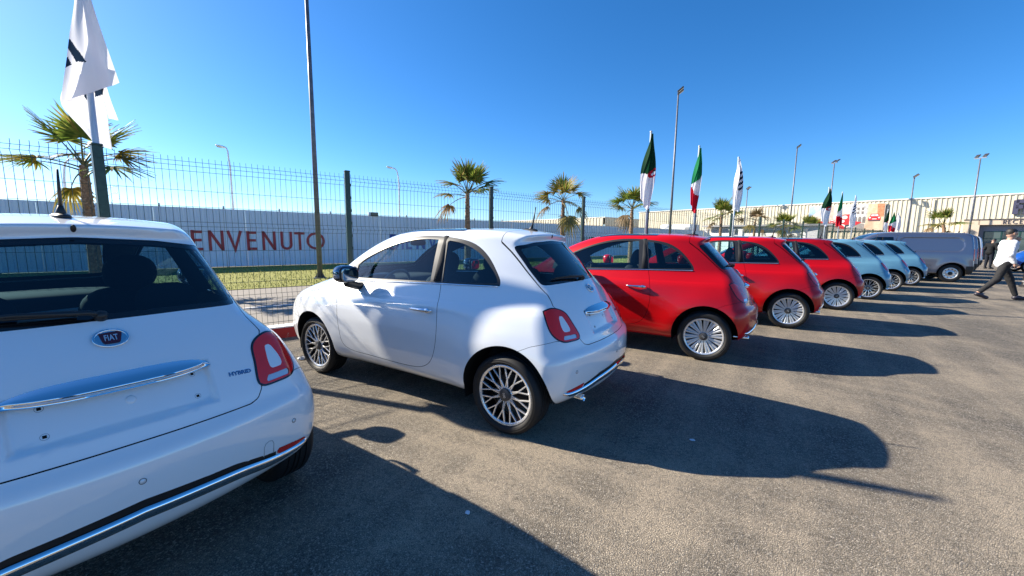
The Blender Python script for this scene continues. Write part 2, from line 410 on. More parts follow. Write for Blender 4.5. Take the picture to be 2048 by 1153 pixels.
sheet('road_line', -40, 46, -2.95, -2.83, 0, WHITEPAINT)
# kerb: low concrete upstand, red painted face, white top
def m_chip(name, col, under=(.3, .29, .27), sc=9, lo=.36, hi=.40):
    def b(nt, p):
        n = noise(nt, sc, 6, .7, objcoord(nt)); L(nt, mix(nt, ramp(nt, n.outputs[0], [(lo, (0,)*3), (hi, (1,)*3)]).outputs[0], under, col), p.inputs['Base Color']); bump(nt, p, noise(nt, 50, 4, .6, objcoord(nt)).outputs[0], .25, .006)
    return mat(name, col, .8, build=b)
KRED = m_chip('red kerb paint', (.34, .02, .018)); KWHITE = m_chip('white kerb paint', (.70, .69, .66))
for i in range(22):   # kerb stones, 2.6 m each with an open joint
    s0 = -7.8+i*2.6; m = MB(); M3 = Matrix((FD, FN, Vector((0, 0, 1)))).transposed()
    m.box(fp(s0+1.3, -.04, .064), (2.588, .22, .15), M3, .012); m.mi = 1
    m.box(fp(s0+1.3, -.042, .146), (2.584, .205, .02), M3, .006)
    k = m.build('kerb_stone' if i else 'kerb', [KRED, KWHITE], None, smooth=False)
    if i == 0: KERB = k; k['kind'] = 'structure'
    else: k.parent = KERB
# lawn blades where the lawn shows through the fence
def grass_blades():
    rnd = random.Random(3); V = []; F = []
    for i in range(26000):
        d = -6.1-rnd.random()**1.3*8.4; s = -9+rnd.random()*38; h = .035+.05*rnd.random(); a = rnd.random()*6.283; w = .006+.006*rnd.random(); p = fp(s, d, .005)
        dx, dy = math.cos(a)*w, math.sin(a)*w; l = (rnd.random()-.5)*.05, (rnd.random()-.5)*.05; b = len(V)
        V += [(p.x-dx, p.y-dy, p.z), (p.x+dx, p.y+dy, p.z), (p.x+l[0], p.y+l[1], p.z+h)]; F.append((b, b+1, b+2))
    def bl(nt, p):
        n = noise(nt, 2.2, 5, .6, objcoord(nt)); L(nt, ramp(nt, n.outputs[0], [(.3, (.11, .15, .018)), (.5, (.26, .28, .035)), (.72, (.42, .36, .09))]).outputs[0], p.inputs['Base Color']); p.inputs['Transmission Weight'].default_value = 0
    o = mk('lawn_grass', V, F, mat('grass blade', (.15, .16, .03), .7, build=bl), smooth=False)
    tag(o, 'short dry yellow-green grass of the strip beyond the fence', 'grass', kind='stuff')
grass_blades()

# ---------------------------------------------------------------- green welded mesh fence
FGREEN = mat('green powder coat', (.007, .033, .027), .42, spec=.5, build=lambda nt, p: L(nt, ramp(nt, noise(nt, 25, 4, .6, objcoord(nt)).outputs[0], [(.3, (.005, .025, .021)), (.7, (.012, .048, .039))]).outputs[0], p.inputs['Base Color']))
fence = tag(empty('mesh_fence', fp(0, 0, 0), FANG), 'long dark green welded wire mesh fence with square posts on the kerb', 'fence')
def to_fence(o, s, d=0, z=0): o.parent = fence; o.location = (s, -d, z); return o
# local fence frame: x along the fence, y away from the car park, z up
def bendz(z):
    o = 0
    for c in (2.20, 1.495, .565): o += max(0, 1-abs(z-c)/.055)*.045
    return -o
def panel_mesh():
    m = MB(); zs = [.17, .36, .51, .565, .62, 1.0, 1.2, 1.44, 1.495, 1.55, 1.92, 2.145, 2.20, 2.255, 2.305]
    n = 40
    for i in range(n+1):
        x = .05+i*2.5/n; m.tube([(x, bendz(z), z) for z in zs], .0027, 4, cap=False)
    for z in (.22, .36, .51, .565, .62, .79, 1.0, 1.2, 1.44, 1.495, 1.55, 1.73, 1.92, 2.145, 2.20, 2.255):
        for dy in ((.0054, -.0054) if z in (.22, .79, 1.2, 1.73) else (.0054,)): m.tube([(.045, bendz(z)+dy, z), (2.555, bendz(z)+dy, z)], .0029, 4, cap=False)
    return m
pm = panel_mesh().build('wire_panel', FGREEN, fence); pm.location = (-7.8, 0, 0)
for i in range(1, 21):
    c = pm.copy(); COL.objects.link(c); c.location = (-7.8+2.6*i, 0, 0)
m = MB(); m.box((0, 0, 1.245), (.072, .06, 2.19), None, .008); m.box((0, 0, 2.345), (.078, .066, .02), None, .006)
for z in np.arange(.3, 2.3, .185): m.box((.038, -.012, z), (.012, .03, .04), None, .003)
post = m.build('post', FGREEN, fence, auto=30); post.location = (-7.8, 0, 0)
for i in range(1, 22):
    if i == 2: continue      # this post carries the near flag pole
    c = post.copy(); COL.objects.link(c); c.location = (-7.8+2.6*i, 0, 0)

# ---------------------------------------------------------------- white hoarding wall with welcome lettering
WALLD = -14.9
HOARD = mat('white hoarding sheet', (.74, .80, .90), .55, build=lambda nt, p: (L(nt, ramp(nt, noise(nt, .8, 4, .6, objcoord(nt)).outputs[0], [(.3, (.68, .74, .86)), (.7, (.76, .81, .90))]).outputs[0], p.inputs['Base Color'])))
wall = tag(empty('hoarding_wall', fp(0, WALLD), FANG), 'long white hoarding wall lettered BENVENUTO beyond the lawn', 'wall')
m = MB(); prof_ = []   # one ribbed panel 3 m wide
for k in range(24):
    x = k*.125; prof_ += [(x, 0), (x+.075, 0), (x+.085, .022), (x+.115, .022)]
prof_.append((2.995, 0)); V = []; F = []
for x, y in prof_: V += [(x, y, .02), (x, y, 2.47)]
for i in range(len(prof_)-1): F.append((2*i, 2*i+2, 2*i+3, 2*i+1))
m.add(V, F); pw = m.build('wall_panel', HOARD, wall, smooth=False)
pw.location = (-30, 0, 0)
for i in range(1, 24):
    c = pw.copy(); COL.objects.link(c); c.location = (-30+3*i, 0, 0)
m = MB(); m.box((6, .06, 2.455), (72, .06, .06)); m.box((6, .06, .08), (72, .06, .06)); m.build('wall_rail', mat('galvanised steel', (.42, .43, .45), .45, .7), wall, smooth=False)
m = MB(); m.box((0, .05, 1.3), (.06, .06, 2.62)); wp_ = m.build('wall_post', MATS['galvanised steel'], wall, smooth=False)
wp_.location = (-2.81, 0, 0)
for s in (-9.1, -7.0, -4.9, -.75, 1.33, 3.53, 7.5, 9.68, 12.0, 14.21, 16.26, 18.42, 20.53, 22.7, 25, 27.1):
    c = wp_.copy(); COL.objects.link(c); c.location = (s, 0, 0)
# stroke lettering, each letter its own part (drawn in a unit box: width w, height 1)
def arc(cx, cy, r, a0, a1, n=24): return [(cx+r*math.cos(R(a0+(a1-a0)*i/n)), cy+r*math.sin(R(a0+(a1-a0)*i/n))) for i in range(n+1)]
GLYPH = {'B': (.52, [[(.08,0),(.08,1)],[(.08,.94),(.28,.94)]+arc(.28,.735,.205,90,-90)+[(.08,.53)],[(.08,.06),(.3,.06)]+arc(.3,.295,.235,-90,90)+[(.08,.53)]]),
 'E': (.46, [[(.08,0),(.08,1)],[(.08,.92),(.46,.92)],[(.08,.52),(.42,.52)],[(.08,.08),(.46,.08)]]), 'N': (.66, [[(.08,0),(.08,1)],[(.08,.97),(.58,.03)],[(.58,0),(.58,1)]]),
 'V': (.66, [[(.06,1),(.33,.04),(.6,1)]]), 'U': (.6, [[(.08,1),(.08,.3)]+arc(.3,.3,.22,180,360)+[(.52,1)]]), 'T': (.52, [[(.26,0),(.26,1)],[(0,.92),(.52,.92)]]),
 'O': (.98, [arc(.49,.5,.42,0,360,40)]), 'W': (.9, [[(.06,1),(.25,.04),(.45,.9),(.65,.04),(.84,1)]]), 'L': (.44, [[(.08,0),(.08,1)],[(.08,.08),(.44,.08)]]), 'C': (.8, [arc(.49,.5,.42,50,310,30)]), 'M': (.82, [[(.08,0),(.12,1),(.41,.2),(.70,1),(.74,0)]]), 'I': (.2, [[(.1,0),(.1,1)]]),
 'R': (.5, [[(.08,0),(.08,1)],[(.08,.94),(.28,.94)]+arc(.28,.72,.22,90,-90)+[(.08,.5)],[(.26,.5),(.48,0)]]), 'P': (.5, [[(.08,0),(.08,1)],[(.08,.94),(.28,.94)]+arc(.28,.72,.22,90,-90)+[(.08,.5)]]), 'F': (.44, [[(.08,0),(.08,1)],[(.08,.92),(.44,.92)],[(.08,.52),(.40,.52)]]), 'A': (.66, [[(.06,0),(.33,.97),(.6,0)],[(.16,.3),(.5,.3)]])}
def glyph(ch, h, t, depth):
    """solid letter in the x-z plane, facing -y"""
    m = MB(); k = h
    for st in GLYPH[ch][1]:
        n = len(st); V = []; P_ = [Vector((x*k, y*k)) for x, y in st]; cl = (P_[0]-P_[-1]).length < 1e-4
        for i, p in enumerate(P_):
            a = P_[i+1] if i < n-1 else (P_[1] if cl else p); b = P_[i-1] if i else (P_[-2] if cl else p)
            d1 = (p-b).normalized() if (p-b).length > 1e-6 else (a-p).normalized(); d2 = (a-p).normalized() if (a-p).length > 1e-6 else d1
            tn = (d1+d2).normalized(); nn = Vector((-tn.y, tn.x)); c = max(.35, nn.dot(Vector((-d1.y, d1.x)))); o = nn*(t*k/2/c)
            V += [(p.x+o.x, 0, p.y+o.y), (p.x-o.x, 0, p.y-o.y), (p.x+o.x, -depth, p.y+o.y), (p.x-o.x, -depth, p.y-o.y)]
        F = []
        for i in range(n-1):
            a, b = i*4, i*4+4; F += [(a+2, a+3, b+3, b+2), (a, a+2, b+2, b), (a+3, a+1, b+1, b+3), (a+1, a, b, b+1)]
        if not cl: F += [(0, 1, 3, 2), (n*4-4, n*4-2, n*4-1, n*4-3)]
        m.add(V, F)
    return m
def word(txt, xs, z, h, t, m, parent, y=-.006, depth=.006):
    for ch, x in zip(txt, xs):
        o = glyph(ch, h, t, depth).build('letter_'+ch.lower(), m, parent, smooth=False); o.location = (x, y, z)
word('BENVENUTO', [-2.55, -1.93, -1.37, -.72, -.02, .56, 1.29, 1.88, 2.38], .72, .85, .13, mat('red lettering', (.42, .035, .045), .5), wall)
word('BIENVENUE', [6.5, 7.15, 7.42, 8.05, 8.8, 9.55, 10.15, 10.85, 11.5], .70, .82, .155, mat('blue lettering', (.012, .07, .36), .5), wall)
word('WELCOME', [22.3, 23.2, 23.82, 24.4, 25.2, 26.1, 26.9], .72, .86, .155, mat('green lettering', (.01, .09, .05), .5), wall)
fl = tag(empty('wall_floodlight', fp(5.7, WALLD, 2.47), FANG), 'small black floodlight standing on top of the white hoarding', 'floodlight')
m = MB(); m.box((0, 0, .09), (.40, .10, .2), None, .01); m.build('lamp_box', mat('floodlight black', (.03, .03, .03), .5), fl, smooth=False); m = MB(); m.box((0, -.052, .09), (.34, .006, .14)); m.build('lamp_glass', mat('dull lamp glass', (.10, .10, .085), .2), fl, smooth=False)
m = MB(); m.box((-.26, .0, .1), (.12, .08, .17)); m.build('ballast_box', HOARD, fl, smooth=False)
# ---------------------------------------------------------------- city car: materials
def m_paint(name, col, flake=0, rough=.32, metal=0):
    def b(nt, p):
        p.inputs['Coat IOR'].default_value = 1.75 if col[1] > .1 else 1.45; p.inputs['Metallic'].default_value = metal
        n = noise(nt, 900, 2, .5, objcoord(nt))
        L(nt, mix(nt, .06+flake, col, ramp(nt, n.outputs[0], [(.3, tuple(c*.6 for c in col)), (.7, tuple(min(1, c*1.25) for c in col))]).outputs[0]), p.inputs['Base Color'])
        d = noise(nt, 3.5, 5, .65, objcoord(nt))      # faint dust film on the lacquer
        L(nt, ramp(nt, d.outputs[0], [(.35, (.012,)*3), (.75, (.05,)*3)]).outputs[0], p.inputs['Coat Roughness'])
    return mat(name, col, rough, coat=1 if col[1] > .1 else .6, spec=.3, build=b)
PAINT = {'white': m_paint('white pearl paint', (.80, .82, .84)), 'red': m_paint('red paint', (.50, .0015, .004), .03, .3), 'blue': m_paint('pale blue paint', (.125, .295, .405)),
         'sapphire': m_paint('sapphire blue paint', (.01, .07, .32)), 'grey': m_paint('grey metallic van paint', (.145, .165, .225), .1, .32, .6), 'dark': m_paint('dark grey van paint', (.03, .033, .04), .1, .3)}
def m_glass(name, tint, refl=1.0):
    if name in MATS: return MATS[name]
    m = bpy.data.materials.new(name); m.use_nodes = True; nt = m.node_tree; nt.nodes.remove(nt.nodes['Principled BSDF']); out = nt.nodes['Material Output']
    t = N(nt, 'ShaderNodeBsdfTransparent'); t.inputs[0].default_value = (*tint, 1)
    g = N(nt, 'ShaderNodeBsdfGlossy'); g.inputs['Roughness'].default_value = .015; g.inputs[0].default_value = (refl, refl, refl, 1)
    ge = N(nt, 'ShaderNodeNewGeometry'); dt = N(nt, 'ShaderNodeVectorMath', operation='DOT_PRODUCT'); L(nt, ge.outputs['Incoming'], dt.inputs[0]); L(nt, ge.outputs['Normal'], dt.inputs[1])
    ab = N(nt, 'ShaderNodeMath', operation='ABSOLUTE'); L(nt, dt.outputs['Value'], ab.inputs[0]); iv = N(nt, 'ShaderNodeMath', operation='SUBTRACT', use_clamp=True); iv.inputs[0].default_value = 1; L(nt, ab.outputs[0], iv.inputs[1])
    pw = N(nt, 'ShaderNodeMath', operation='POWER'); L(nt, iv.outputs[0], pw.inputs[0]); pw.inputs[1].default_value = 5
    f = N(nt, 'ShaderNodeMath', operation='MULTIPLY_ADD'); L(nt, pw.outputs[0], f.inputs[0]); f.inputs[1].default_value = .94; f.inputs[2].default_value = .06
    x = N(nt, 'ShaderNodeMixShader'); L(nt, f.outputs[0], x.inputs[0]); L(nt, t.outputs[0], x.inputs[1]); L(nt, g.outputs[0], x.inputs[2]); L(nt, x.outputs[0], out.inputs[0])
    MATS[name] = m; return m
GL_FRONT = m_glass('green tinted glass', (.76, .93, .95)); GL_REAR = m_glass('privacy glass', (.27, .42, .46)); GL_ROOF = m_glass('dark roof glass', (.02, .025, .03))
CHROME = mat('chrome', (.82, .83, .85), .05, 1); BLACK = mat('black plastic', (.012, .012, .013), .45); GLOSSB = mat('gloss black', (.008, .008, .009), .12, coat=.5)
SEAL = mat('black seal', (.004, .004, .004), .7, spec=.2); FABRIC = mat('dark seat fabric', (.018, .019, .024), .85, spec=.2); LINER = mat('cabin lining', (.022, .023, .027), .8, spec=.2)
RUBBER = mat('tyre rubber', (.011, .011, .012), .62, spec=.35, build=lambda nt, p: bump(nt, p, noise(nt, 160, 3, .6, objcoord(nt)).outputs[0], .15, .002))
SILVER = mat('alloy silver', (.72, .73, .75), .28, .7); MACHINED = mat('machined alloy', (.84, .84, .85), .25, .75); RIMBLACK = mat('rim black', (.008, .008, .009), .3)
LENSRED = mat('red lamp lens', (.86, .016, .014), .12, coat=.5); LENSBRIGHT = mat('bright red reflector', (.62, .02, .015), .15, coat=1); LENSCLEAR = mat('clear lamp lens', (.62, .64, .68), .12, .3, coat=1)
BRAKE = mat('brake disc', (.03, .029, .028), .5, .5); BADGE = mat('badge dark red', (.075, .003, .008), .12, coat=1); MIRROR = mat('mirror glass', (.30, .32, .35), .01, 1)

# ---------------------------------------------------------------- city car: region outlines
def closed(P, n=16):
    P = list(P); return cspline(P+[P[0]], n*len(P))[:-1]
def polyline(P, r=.012):
    """closed polygon with lightly rounded corners"""
    P = np.array(P, float); out = []
    for i in range(len(P)):
        a, b, c = P[i-1], P[i], P[(i+1) % len(P)]; u = a-b; v = c-b; lu = np.linalg.norm(u); lv = np.linalg.norm(v); k = min(r, lu*.45, lv*.45)
        p0 = b+u/lu*k; p1 = b+v/lv*k
        for t in np.linspace(0, 1, 5): out.append((1-t)**2*p0+2*t*(1-t)*b+t*t*p1)
    return np.array(out)
DLO_TOP = cspline([(.159,1.046),(.165,1.075),(.194,1.123),(.262,1.208),(.356,1.295),(.465,1.357),(.591,1.390),(.745,1.408),(.90,1.415),(1.07,1.410),(1.264,1.379),(1.475,1.318),(1.678,1.236),(1.846,1.153),(1.985,1.068)], 90)
DLO = np.concatenate([DLO_TOP, [(1.985,.985),(1.714,.992),(1.229,1.014),(.675,1.037),(.19,1.042)]])
GDOOR = np.concatenate([cspline([(.83,1.384),(.95,1.388),(1.045,1.384),(1.236,1.360),(1.431,1.310),(1.634,1.236),(1.78,1.165),(1.835,1.125)], 50), [(1.80,1.012),(1.238,1.034),(.785,1.047)]])
GQUART = np.concatenate([cspline([(.183,1.066),(.202,1.101),(.272,1.18),(.364,1.261),(.466,1.319),(.58,1.358),(.727,1.380)], 50), [(.694,1.216),(.662,1.05)]])
DOORP = np.concatenate([cspline([(.712,1.2),(.673,1.043),(.639,.906),(.620,.80),(.617,.651),(.640,.53),(.70,.415),(.80,.355),(.95,.333),(1.2,.33),(1.514,.338),(1.72,.35),(1.80,.385),(1.841,.49),(1.87,.653),(1.885,.771),(1.915,.895),(1.96,1.0)], 110), [(1.97,1.06),(1.5,1.15)]])
REARWIN = polyline([(-.492,1.062),(-.25,1.070),(0,1.072),(.25,1.070),(.492,1.062),(.479,1.17),(.455,1.30),(.443,1.345),(.26,1.372),(0,1.386),(-.26,1.372),(-.443,1.345),(-.455,1.30),(-.479,1.17)], .02)
HATCH = np.array([(-.40,.652),(0,.655),(.40,.652),(.435,.664),(.462,.70),(.466,.80),(.485,.87),(.535,.915),(.545,.93),(.512,1.0),(.504,1.06),(.489,1.17),(.467,1.30),(.455,1.40),(.45,1.7),(-.45,1.7),(-.455,1.40),(-.467,1.30),(-.489,1.17),(-.504,1.06),(-.512,1.0),(-.545,.93),(-.535,.915),(-.485,.87),(-.466,.80),(-.462,.70),(-.435,.664)])
LAMP = closed([(.388,.900),(.335,.918),(.267,.912),(.204,.88),(.160,.805),(.128,.708),(.20,.697),(.302,.705),(.361,.745),(.386,.828)], 8)
LAMP_IN = polyline([(.284,.862),(.254,.862),(.220,.80),(.207,.760),(.274,.760),(.287,.80)], .016)
LAMP_REV = polyline([(.29,.738),(.165,.738),(.158,.714),(.285,.714)], .008)
WSCREEN = polyline([(-.50,1.06),(-.40,1.05),(0,1.045),(.40,1.05),(.50,1.06),(.483,1.15),(.452,1.25),(.425,1.36),(.405,1.42),(.3,1.435),(0,1.445),(-.3,1.435),(-.405,1.42),(-.425,1.36),(-.452,1.25),(-.483,1.15)], .02)
HOOD = np.array([(2.262,.862),(2.5,.832),(2.75,.75),(2.9,.66),(3.2,.62),(3.2,1.2),(2.42,1.2),(2.40,.97),(2.33,.91)])
ARCH_R, ARCH_Z = .352, .302

def surf_rays(O, D, t1=1.2, n=60):
    """first hits of rays with the body, local coordinates (batched)"""
    O = np.asarray(O, float).reshape(-1, 3); D = np.broadcast_to(np.asarray(D, float), O.shape); ts = np.linspace(0, t1, n)
    P = O[:, None]+ts[None, :, None]*D[:, None]; g = G500(P.reshape(-1, 3)).reshape(len(O), n); i = np.argmax(g < 0, axis=1)
    a, b = ts[np.maximum(i-1, 0)], ts[i]
    for _ in range(14):
        m = (a+b)/2; ins = G500(O+m[:, None]*D) < 0; b = np.where(ins, m, b); a = np.where(ins, a, m)
    return O+b[:, None]*D
def surf_ray(o, d, t1=1.2): return surf_rays([o], d, t1)[0]
def rear_pts(l, z): return surf_rays(np.stack([np.full(len(l), -.9), l, z], 1), (1, 0, 0))
def rear_pt(l, z): return surf_ray((-.9, l, z), (1, 0, 0))
def side_pts(f, z, sgn=1): return surf_rays(np.stack([f, np.full(len(f), sgn*1.0), z], 1), (0, -sgn, 0), .9)
def side_pt(f, z, sgn=1): return surf_ray((f, sgn*1.0, z), (0, -sgn, 0), .9)
def nrm(p): g = gradG(G500, np.array([p], float))[0]; return g/np.linalg.norm(g)

def lathe_y(prof, n):
    """revolve (radius, y) about the wheel axle (local y)"""
    m = MB(); m.lathe(prof, n, Matrix.Rotation(-math.pi/2, 4, 'X')); return m
def make_wheel(kind):
    """wheel with outer face towards +y, centre at origin"""
    w = empty('wheel')
    rr = .222 if kind == 'lattice' else .216; R0 = .2905
    sw = [(rr-.004, .058), (rr+.006, .092), (rr+.018, .1005), (rr+.032, .1035), (rr+.043, .101), (R0-.016, .094), (R0-.006, .083), (R0, .071)]
    prof = sw[:]
    for g in (.046, .012, -.012, -.046): prof += [(R0, g+.006), (R0-.007, g+.004), (R0-.007, g-.004), (R0, g-.006)]
    prof += [(R0, -.071), (R0-.006, -.083), (R0-.016, -.092), (R0-.04, -.10), (rr+.01, -.095), (rr-.004, -.06)]
    # MB.lathe maps height z -> with the rotation about X by -90 deg: (r cos, h, -r sin)
    t = lathe_y(prof, 72).build('tyre', RUBBER, w, auto=40)
    ring = MB()   # raised sidewall rings
    for r_, y_ in ((rr+.025, .1022), (rr+.040, .1018)): ring.lathe([(r_-.002, y_-.001), (r_-.001, y_+.0018), (r_+.001, y_+.0018), (r_+.002, y_-.001)], 72, Matrix.Rotation(-math.pi/2, 4, 'X'))
    ring.build('sidewall_ring', RUBBER, t)
    M = MACHINED if kind == 'lattice' else SILVER
    lathe_y([(rr-.003, -.06), (rr-.012, -.055), (rr-.02, -.03), (rr-.024, .03), (rr-.017, .068)], 60).build('rim_barrel', RIMBLACK if kind == 'lattice' else SILVER, w)
    rim = MB(); Mx = Matrix.Rotation(-math.pi/2, 4, 'X')
    rim.lathe([(rr-.017, .060), (rr-.019, .081), (rr-.013, .086), (rr-.003, .088), (rr+.003, .084), (rr-.001, .062)], 72, Mx)
    rim.lathe([(.0, .068), (.05, .068), (.056, .062), (.056, .04), (.0, .04)], 32, Mx)
    def bar(a0, r0, a1, r1, w0, w1, y0, y1, th=.022):
        p0 = Vector((r0*math.cos(a0), 0, r0*math.sin(a0))); p1 = Vector((r1*math.cos(a1), 0, r1*math.sin(a1))); dr = (p1-p0).normalized(); nx = Vector((-dr.z, 0, dr.x)); V = []
        for p, ww, y in ((p0, w0, y0), (p1, w1, y1)):
            V += [p-nx*ww*.5+Vector((0, y-.004, 0)), p-nx*ww*.28+Vector((0, y, 0)), p+nx*ww*.28+Vector((0, y, 0)), p+nx*ww*.5+Vector((0, y-.004, 0)), p+nx*ww*.42+Vector((0, y-th, 0)), p-nx*ww*.42+Vector((0, y-th, 0))]
        F = [(i, (i+1) % 6, 6+(i+1) % 6, 6+i) for i in range(6)]+[(5, 4, 3, 2, 1, 0), (6, 7, 8, 9, 10, 11)]
        rim.add(V, F)
    if kind == 'lattice':
        n = 12
        for k in range(n):
            a = k*2*math.pi/n
            for sg in (-1, 1):
                bar(a+sg*.17, .05, a, .120, .0095, .0115, .070, .079, .016); bar(a, .116, a+sg*.15, rr-.014, .011, .0105, .079, .084, .016)
    else:
        n = 14
        for k in range(n):
            a = k*2*math.pi/n
            for sg in (-1, 1): bar(a+sg*.065, .052, a+sg*.10, rr-.014, .015, .026, .066, .079, .03)
            bar(a, .055, a, rr-.02, .012, .014, .056, .064, .024)
    rim.build('rim', M, w, auto=30)
    cap = MB(); cap.lathe([(.0, .088), (.036, .087), (.044, .083), (.047, .075), (.047, .06)], 36, Mx); c = cap.build('hub_cap', mat('hub cap grey', (.045, .045, .048), .35), w, auto=40)
    text_mesh('500', .026, .001, 'hub_number', SILVER, c, matrix=Matrix.Translation((0, .0885, 0)) @ Matrix.Rotation(R(-90), 4, 'X') @ Matrix.Rotation(R(180), 4, 'Z') @ Matrix.Rotation(R(25), 4, 'Z'))
    lathe_y([(.0, -.01), (.135, -.01), (.135, -.03), (.0, -.03)], 40).build('brake_disc', BRAKE, w, auto=30)
    return w

def build_car():
    car = empty('city_car')
    V, Q = surface_nets(G500, (-.7, -.91, .1), (3.15, .91, 1.6), .0175)
    V = project(G500, V); F = np.concatenate([Q[:, [0, 1, 2]], Q[:, [0, 2, 3]]])
    P = PAINT['white']
    def out(name, VF, m, off=0, parent=car, normals=True):
        V_, F_ = VF
        if not len(F_): return None
        n = gradG(G500, V_); n /= np.linalg.norm(n, axis=1, keepdims=True)
        o = np.asarray(off)[..., None] if np.ndim(off) else off
        return mk(name, V_+n*o, F_, m, parent, normals=n)
    cur = (V, F); seams = []
    def cut(phi_fn, gap=0):
        """take phi<0 out of the running surface; optional panel gap becomes a seam strip"""
        nonlocal cur
        V_, F_ = cur
        if not gap:
            a, b = clip_mesh(V_, F_, phi_fn(V_)); cur = b; return a
        a, b = clip_mesh(V_, F_, phi_fn(V_)+gap)
        if len(b[1]):
            s, c = clip_mesh(b[0], b[1], phi_fn(b[0])-gap); seams.append(s); cur = c
        else: cur = b
        return a
    def sub(VF, phi_fn): return clip_mesh(VF[0], VF[1], phi_fn(VF[0])) if len(VF[1]) else (VF, VF)
    aa = lambda p: np.abs(p[:, 1])
    for fc in (0, 2.3): cut(lambda p: np.maximum(np.hypot(p[:, 0]-fc, p[:, 2]-ARCH_Z)-ARCH_R, .5-aa(p)))
    dlo = cut(lambda p: np.maximum(sdf_poly(p[:, 0], p[:, 2], DLO), .33-aa(p)))
    wsc = cut(lambda p: np.maximum(sdf_poly(p[:, 1], p[:, 2], WSCREEN), 1.3-p[:, 0]))
    rwin = cut(lambda p: np.maximum(sdf_poly(p[:, 1], p[:, 2], REARWIN), p[:, 0]-.3))
    uu = lambda p: aa(p)*.8192+p[:, 0]*.5736
    lamp = cut(lambda p: np.maximum(sdf_poly(uu(p), p[:, 2], LAMP), p[:, 0]+.05))
    hatch = cut(lambda p: np.maximum(sdf_poly(p[:, 1], p[:, 2], HATCH), p[:, 0]-.245), .0022)
    zs = lambda f: np.interp(f, [-.6, -.342, -.198, -.12, .1], [.72, .713, .673, .636, .56])
    bump_ = cut(lambda p: np.maximum(p[:, 2]-zs(p[:, 0]), p[:, 0]+.02), .0015)
    door = cut(lambda p: np.maximum(sdf_poly(p[:, 0], p[:, 2], DOORP), .4-aa(p)), .0022)
    hood = cut(lambda p: sdf_poly(p[:, 0], p[:, 2], HOOD), .002)
    fb = cut(lambda p: np.maximum(p[:, 2]-(.62-.12*(3.0-p[:, 0])), 2.42-p[:, 0]), .0015)
    roofg = cut(lambda p: np.maximum(np.maximum(aa(p)-.44, np.abs(p[:, 0]-1.0)-.38), 1.3-p[:, 2]))
    under = cut(lambda p: p[:, 2]-.226)
    # body pieces -------------------------------------------------
    out('body_shell', cur, P); out('underbody', under, BLACK); out('roof_glass', roofg, GL_ROOF, .001)
    hat = out('tailgate', hatch, P); out('bonnet', hood, P); out('front_bumper', fb, P)
    for sgn in (1, -1):
        d = sub(door, lambda p: -sgn*p[:, 1])[0]; dr = out('door', d, P)
        w = sub(dlo, lambda p: -sgn*p[:, 1])[0]
        gd, w = sub(w, lambda p: sdf_poly(p[:, 0], p[:, 2], GDOOR)); gq, w = sub(w, lambda p: sdf_poly(p[:, 0], p[:, 2], GQUART))
        out('door_window', gd, GL_FRONT, -.006); out('quarter_window', gq, GL_REAR, -.004); out('window_frame', w, mat('satin black trim', (.022, .022, .023), .38), .0)
        # belt strip
        fs = np.linspace(.175, 1.74, 30); zb = np.interp(fs, [.17, .675, 1.229, 1.74], [1.043, 1.036, 1.013, .99])
        pts = side_pts(fs, zb, sgn)+np.array([0, sgn*.002, 0])
        m = MB(); m.tube(pts, .0062, 8); m.build('belt_trim', CHROME, car)
        # door handle
        hz = .833; e = side_pts(np.linspace(.668, .905, 9), np.full(9, hz), sgn)
        offs = [.012, .024, .029, .031, .032, .031, .029, .024, .012]; rad = [.009, .013, .0155, .0155, .0135, .012, .0115, .011, .008]
        m = MB(); m.tube([p+np.array([0, sgn*o_, 0]) for p, o_ in zip(e, offs)], rad, 12); h = m.build('door_handle', CHROME, dr)
        m = MB(); p = side_pt(.70, hz, sgn); m.sellip((.70, p[1]+sgn*.032, hz), (.034, .012, .019), 1, 1, 16, 10); m.build('lock_cap', CHROME, h)
        # mirror
        mi = MB(); mi.sellip((1.62, sgn*.885, 1.072), (.075, .105, .078), .75, .85, 24, 16); mir = mi.build('door_mirror', P, car)
        mg = MB(); mg.sellip((1.562, sgn*.885, 1.072), (.022, .095, .068), .5, .9, 24, 12); mg.build('mirror_rim', BLACK, mir)
        mg = MB(); mg.sellip((1.545, sgn*.885, 1.072), (.008, .085, .060), .4, 1, 24, 12); mg.build('mirror_glass', MIRROR, mir)
        mb = MB(); sp = side_pt(1.66, .95, sgn); mb.tube([(1.65, sp[1]-sgn*.02, .945), (1.645, sp[1]+sgn*.04, .95), (1.64, sgn*.855, .985), (1.635, sgn*.865, 1.02)], [.035, .036, .034, .034], 14); mb.build('mirror_stalk', BLACK, mir)
        # tail lamp
        lp = sub(lamp, lambda p: -sgn*p[:, 1])[0]
        fld = lambda p, pl: sdf_poly(uu(p), p[:, 2], pl)
        ins, rest = sub(lp, lambda p: fld(p, LAMP_IN)); rev, rest = sub(rest, lambda p: fld(p, LAMP_REV))
        edge, lens = sub(rest, lambda p: -fld(p, LAMP)-.008)
        dome = lambda p: .003+.011*sstep(0, .045, -fld(p, LAMP))
        tl = out('tail_lamp', lens, LENSRED, dome(lens[0])-.004*sstep(.012, 0, fld(lens[0], LAMP_IN)))
        out('lamp_insert', ins, P, dome(ins[0])-.004, tl); out('reversing_lens', rev, LENSCLEAR, dome(rev[0])-.004, tl); out('lamp_seal', edge, GLOSSB, dome(edge[0]), tl)
        m = MB()   # bright lower corner of the lens housing
